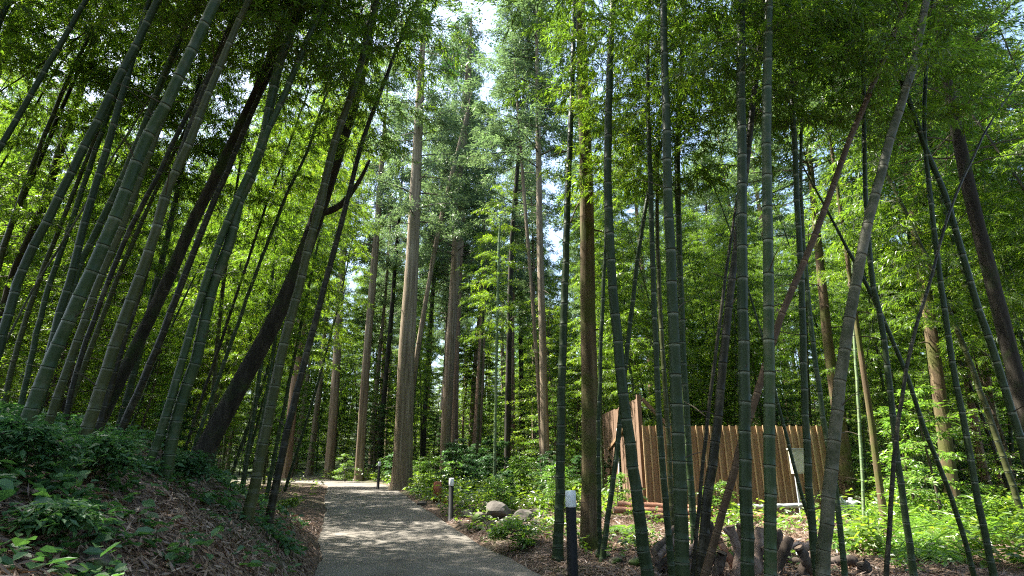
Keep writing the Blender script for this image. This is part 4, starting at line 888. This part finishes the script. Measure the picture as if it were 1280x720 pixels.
# split logs and branches leaning together in front of the fence
def standing(label, pts, wpx, mat, yy, group, fork=None, name='log'):
    P = [at(x, y, yy) for x, y in pts]; dirn = P[-1] - P[-2]; dirn /= np.linalg.norm(dirn); k = 0
    if dirn[2] > -.3: dirn = np.array([dirn[0] * .3, 0, -1.0])
    while P[-1][2] > hz(P[-1][0], P[-1][1]) - .03 and k < 200: P[-1] = P[-1] + dirn * .03; k += 1
    base = P[-1].copy(); Q = smooth_line(np.array(P[::-1]) - base, 14); rad = wpx * depth(P[0]) / F / 2
    t = thing(name, label, 'log', base, group); lr = np.random.default_rng(int(pts[0][0] * 3)); R_ = rad * (1.15 - .2 * np.linspace(0, 1, len(Q)) + lr.normal(0, .06, len(Q)))
    g = Geo(); g.tube(Q + lr.normal(0, rad * .10, Q.shape), R_, 11, cap=False, jitter=rad * .05, seed=int(pts[0][0])); obj('shaft', g.mesh('shaft', True), M[mat], t)
    u = Q[-1] - Q[-2]; u /= np.linalg.norm(u); g = Geo(); g.tube(np.array([Q[-1] - u * .02, Q[-1] + u * .006]), [R_[-1] * .97, R_[-1] * .93], 11, jitter=.002); obj('cut_end', g.mesh('cut_end'), M['log_cut'], t)
    if fork: g = Geo(); F_ = smooth_line(np.array([at(x, y, yy) for x, y in fork]) - base, 8); g.tube(F_, np.linspace(R_[-1] * .8, R_[-1] * .55, len(F_)), 9, jitter=rad * .06); obj('side_branch', g.mesh('side_branch', True), M[mat], t)
G = 'logs leaning together before the fence'
standing('gnarled pale log with a crooked top leaning left of the straight dark ringed bamboo', [(913, 658), (921, 682), (924, 700), (914, 735)], 11, 'log', 7.4, G, [(918, 672), (909, 664), (905, 660)])
standing('dark thick log upright just left of the straight dark ringed bamboo', [(926, 655), (928, 690), (932, 735)], 13, 'log_dark', 7.6, G)
standing('reddish slanting log at the foot of the dark weathered bamboo', [(898, 674), (906, 688), (922, 716)], 9, 'timber', 7.5, G)
standing('short pale log leaning right at the bottom edge beside the gnarled one', [(928, 700), (920, 722), (908, 750)], 8, 'log', 7.2, G)
standing('pale forked log between the two straight thick bamboos', [(950, 660), (948, 690), (942, 740)], 12, 'log', 7.4, G, [(949, 680), (956, 668), (957, 658)])
standing('dark knobbly log leaning left, right of the mossy straight bamboo', [(987, 672), (978, 695), (960, 745)], 12, 'log_dark', 7.5, G)
standing('dark log leaning right before the green bamboo with pale rings', [(998, 684), (1010, 704), (1034, 745)], 13, 'log_dark', 7.3, G)
standing('thick dark log leaning left close to the foot of the mottled bamboo', [(1018, 692), (1006, 710), (985, 750)], 13, 'log_dark', 7.6, G)
standing('dark short stump at the bottom edge right of the mottled bamboo', [(1078, 704), (1082, 718), (1086, 736)], 15, 'log_dark', 7.9, G, name='stump')
for a in [('short dark log close on the right of the thick dark culm', [(884, 652), (883, 690), (880, 745)], 14, 'log_dark', 7.7), ('pale brown log leaning right behind the left one of the two straight thick bamboos', [(941, 668), (934, 695), (922, 745)], 11, 'log', 7.8), ('dark log upright behind the mossy straight bamboo', [(970, 662), (969, 690), (966, 745)], 15, 'log_dark', 7.9), ('slim pale log leaning left beside the mossy straight bamboo', [(955, 684), (964, 706), (976, 745)], 8, 'log', 7.3), ('dark log leaning left under the dead brown pole', [(903, 690), (898, 710), (888, 745)], 12, 'log_dark', 7.3)]: standing(*a, G)
G = 'thin poles stacked slanting before the fence'
words = ['topmost', 'second', 'third', 'fourth', 'fifth', 'lowest']
for k in range(6):
    lying('wooden_pole', '%s thin pole of the stack at the left foot of the thick dark culm' % words[k], 'pole', (852 + 2 * (k % 2), 652 + 8 * k), (817 + 3 * (k % 2), 690 + 7 * k), 9.3, .036, 'log' if k % 3 else 'log_dark', G, 7.5)
    if k < 4: lying('wooden_pole', '%s thin pole of the stack just right of the thick dark culm' % words[k], 'pole', (884 - 3 * (k % 2), 664 + 8 * k), (858 + 3 * (k % 2), 694 + 8 * k), 9.1, .036, 'log_dark' if k % 2 else 'log', G, 7.5)

# rocks, stumps, low plants with a shape of their own
import bmesh
def rock_mesh(seed, sx, sy, sz):
    bm = bmesh.new(); bmesh.ops.create_icosphere(bm, subdivisions=3, radius=1); rr = random.Random(seed); pl = [(Vector((rr.gauss(0, 1), rr.gauss(0, 1), rr.gauss(0, .8))).normalized(), rr.uniform(.55, .85)) for _ in range(9)]
    for v in bm.verts:
        for n_, d_ in pl:
            e = v.co.dot(n_) - d_
            if e > 0: v.co -= n_ * e * .92
        v.co += Vector((rr.gauss(0, .012), rr.gauss(0, .012), rr.gauss(0, .012))); v.co.x *= sx; v.co.y *= sy; v.co.z *= sz
    me = bpy.data.meshes.new('rock'); bm.to_mesh(me); bm.free(); return me
rocks = [(658, 662, 15, 'reddish small rock at the lower right of the rock heap', 'rock'), (668, 656, 14, 'small grey rock wedged at the right of the heap below the slim bamboo', 'rock'), (590, 640, 13, 'small brown stone on top of the left end of the heap', 'rock'), (628, 630, 17, 'rock peeping out behind the top of the largest boulder', 'rock'), (634, 655, 22, 'grey rock leaning on the front of the largest boulder', 'rock'), (646, 662, 18, 'small brown rock in front of the rock heap, at its right', 'rock'), (584, 646, 20, 'mid sized grey rock at the left end of the heap', 'rock'), (612, 658, 18, 'half sunk rock before the dark angular one', 'rock_moss'), (622, 648, 50, 'largest pale grey boulder in the middle of the rock heap', 'rock'), (600, 652, 26, 'dark grey angular rock at the left foot of the largest boulder', 'rock_moss'), (652, 652, 34, 'brownish rock right of the largest boulder', 'rock'), (640, 634, 24, 'rounded rock on the far side of the heap behind the largest boulder', 'rock'), (611, 636, 18, 'small pale rock behind the dark angular one', 'rock'), (577, 634, 18, 'pale flat rock close behind the middle bollard light', 'rock'), (590, 630, 16, 'small rock between the flat one and the heap', 'rock'), (668, 646, 24, 'rock at the right end of the heap beside the slim green bamboo', 'rock_moss'), (676, 634, 16, 'small rock at the foot of the grey cedar', 'rock'), (528, 632, 14, 'pale stone at the path edge before the red brown stump', 'rock'), (540, 608, 16, 'flat pale stone behind the red brown stump', 'rock'), (660, 632, 16, 'small rock on the far right of the heap', 'rock'), (598, 663, 14, 'small stone in the weeds before the heap', 'rock_moss'), (630, 664, 13, 'mossy stone in front of the largest boulder', 'rock_moss')]
for k, (px, py, wp, lab, mt) in enumerate(rocks):
    p = ground_hit(px, py); s = wp * depth(p) / F / 2; o = obj('rock', rock_mesh(k + 1, s, s * .8, s * .62), M[mt], None, (p[0], p[1], p[2] + s * .25)); o.rotation_euler = (0, 0, k * 1.3); tag(o, lab, 'rock', 'rocks right of the path')
for k, (px, py, wp, lab) in enumerate([(752, 695, 24, 'mossy stone at the foot of the mossy trunk'), (770, 703, 20, 'round mossy stone between mossy trunk and bright rimmed bamboo'), (794, 705, 26, 'pale stone at the foot of the bright rimmed bamboo'), (120, 712, 40, 'half buried stone at the bottom of the left bank'), (335, 712, 26, 'flat brown stone at the foot of the bank beside the path')]):
    p = ground_hit(px, py); s = wp * depth(p) / F / 2; o = obj('rock', rock_mesh(k + 40, s, s * .9, s * .6), M['rock_moss'], None, (p[0], p[1], p[2] + s * .1)); tag(o, lab, 'rock', 'stones among the plants')
for px, py, wp, hp, lab in ((546, 626, 10, 22, 'taller red brown stump post beside the middle bollard light'), (557, 629, 8, 9, 'shorter red brown stump post beside the middle bollard light')):
    p = ground_hit(px, py); k = depth(p) / F; t = thing('stump_post', lab, 'stump', p, 'red brown stump posts')
    g = Geo(); g.tube(np.array([[0, 0, -.05], [.01, 0, hp * k * .5], [.0, .01, hp * k]]), [wp * k / 2 * 1.05, wp * k / 2, wp * k / 2 * .97], 14, jitter=.006); obj('shaft', g.mesh('shaft', True), M['redwood'], t)
    g = Geo(); g.tube(np.array([[0, .01, hp * k], [0, .01, hp * k + .012]]), [wp * k / 2 * .93, wp * k / 2 * .9], 14); obj('cut_top', g.mesh('cut_top'), M['timber'], t)
def fern(seed, n=13, ln=.75):
    r = np.random.default_rng(seed); B = []; D = []; W_ = []; lines = []
    for k in range(n):
        a = k * 2.4 + r.normal(0, .2); l = ln * r.uniform(.7, 1.1); ts = np.linspace(0, 1, 16); dx, dy = math.cos(a), math.sin(a)
        P = np.stack([dx * l * ts, dy * l * ts, l * (.85 * ts - .75 * ts ** 2)], 1); lines.append((P, .004, .0015)); T_ = np.gradient(P, axis=0)
        for q in range(2, 16):
            for sd in (1, -1): B.append(P[q]); D.append(np.array([-dy * sd, dx * sd, -.15]) + .55 * T_[q] / np.linalg.norm(T_[q])); W_.append(l * .26 * math.sin(math.pi * (q + 1) / 18) + .02)
    B = np.array(B); D = np.array(D); W_ = np.array(W_); return diamonds(B, D, W_, W_ * .32, np.array([0, 0, 1.0]) + r.normal(0, .2, B.shape), sag=.15), lines
def fern_thing(px, py, sc_, lab, mat, seed):
    p = ground_hit(px, py); t = thing('fern', lab, 'fern', p, 'ferns and arching plants'); t.scale = (sc_,) * 3; l4, ln = fern(seed)
    obj('fronds', leaf_mesh('fronds', l4, seed=seed), M[mat], t); obj('stalks', twig_mesh('stalks', ln), M['twig'], t)
for a in [(598, 622, 1.5, 'large blue green fern behind the middle bollard light', 'leaf_ground', 1), (632, 622, 1.3, 'blue green fern left of the grey cedar foot', 'leaf_ground', 2), (570, 612, 1.2, 'blue green fern at the foot of the trunk behind the stump posts', 'leaf_ground', 3), (530, 616, .9, 'bright fern right of the tall pale cedar foot', 'leaf_bright', 4),
          (1205, 652, 1.5, 'bright sunlit fern right of the pole leaning left', 'leaf_bright', 5), (1165, 700, .9, 'bright fern at the bottom between two leaning poles', 'leaf_bright', 6), (1255, 672, 1.3, 'sunlit fern at the right picture edge', 'leaf_bright', 7), (700, 655, .7, 'green fern behind the slim upright bamboo', 'leaf_broad', 8), (785, 668, .7, 'sunlit fern between trunk and bright rimmed bamboo', 'leaf_bright', 9), (500, 606, 1.0, 'fern at the right side of the farthest bollard light', 'leaf_broad', 10)]: fern_thing(*a)
def spray_shrub(px, py, H, nl, spread, lab, mat, seed, lw=.4, leaf=(.05, .085), per=130):
    p = ground_hit(px, py); t = thing('shrub', lab, 'shrub', p); z = np.linspace(0, H, 8)
    obj('trunk', trunk_mesh(np.stack([.06 * np.sin(z * 1.5 + seed), .05 * np.cos(z), z], 1), lambda P_, L_: .013 * H * np.clip(1 - .85 * P_[:, 2] / H, .1, 1), seed, n=7, flare=.1), M['twig_brown'], t)
    l4, ln = broad_crown(seed + 3000, .15, H, nl, spread, per, leaf, lw); obj('crown', leaf_mesh('crown', l4, seed=seed), M[mat], t); obj('limbs', twig_mesh('limbs', ln), M['twig_brown'], t)
for a in [(1180, 664, 2.9, 22, 1.5, 'tall bright shrub of level leaf sprays in the sun at right', 'leaf_bright', 1, .34, (.08, .14)), (1148, 650, 2.6, 20, .9, 'bright shrub of level sprays between two leaning dark poles', 'leaf_bright', 2, .34, (.08, .13)), (1075, 636, 1.5, 12, .6, 'young seedling with bright arching leaves by the grey tanks', 'leaf_bright', 3),
          (1268, 628, 2.0, 26, 1.1, 'dark evergreen shrub at the right edge under the leaning dark tree', 'leaf_dark', 4), (775, 640, 1.0, 12, .5, 'small bright sapling before the boarded wall', 'leaf_bright', 5), (700, 640, .8, 14, .6, 'bright leafy weed clump behind the slim upright bamboo', 'leaf_bright', 6),
          (900, 652, .8, 14, .55, 'bright weed clump beside the timber poles', 'leaf_bright', 7), (360, 640, .3, 9, .28, 'small green weed clump at the foot of the dark bamboos by the path', 'leaf_broad', 8), (640, 690, .45, 12, .5, 'broad leaved weeds before the rock heap', 'leaf_bright', 9),
          (280, 590, .7, 18, .5, 'dark leafy shrub at the foot of the big dark leaning tree', 'leaf_dark', 10), (225, 612, .4, 12, .4, 'low dark shrub beside the glowing edged bamboo foot', 'leaf_ground', 11), (120, 606, .4, 12, .4, 'small shrub with pale leaves at the foot of the front bamboo', 'leaf_ground', 12), (12, 600, .35, 10, .35, 'leafy plant at the left picture edge low on the bank', 'leaf_ground', 13), (60, 690, .22, 8, .22, 'broad leaved plant at the bottom left corner of the bank', 'leaf_ground', 14), (430, 604, 1.6, 16, .9, 'young tree with yellow green sprays at the left bend of the path', 'leaf_bright', 15)]: spray_shrub(*a)


G = 'logs lying at the foot of the bamboos before the fence'
for lab, a, b, yy, rd, mt in [('dark log lying flat under the leaning logs at the bottom edge', (868, 716), (960, 708), 7.9, .075, 'log_dark'), ('dark brown log lying across two straight bamboo feet, above the flat one', (880, 700), (985, 694), 8.4, .07, 'log_dark'), ('pale brown log end poking out right of the mossy straight bamboo', (945, 688), (1020, 682), 8.9, .06, 'log'), ('dark log lying behind the foot of the mottled bamboo', (985, 704), (1068, 700), 8.4, .065, 'log_dark')]:
    lying('log', lab, 'log', a, b, yy, rd, mt, G)
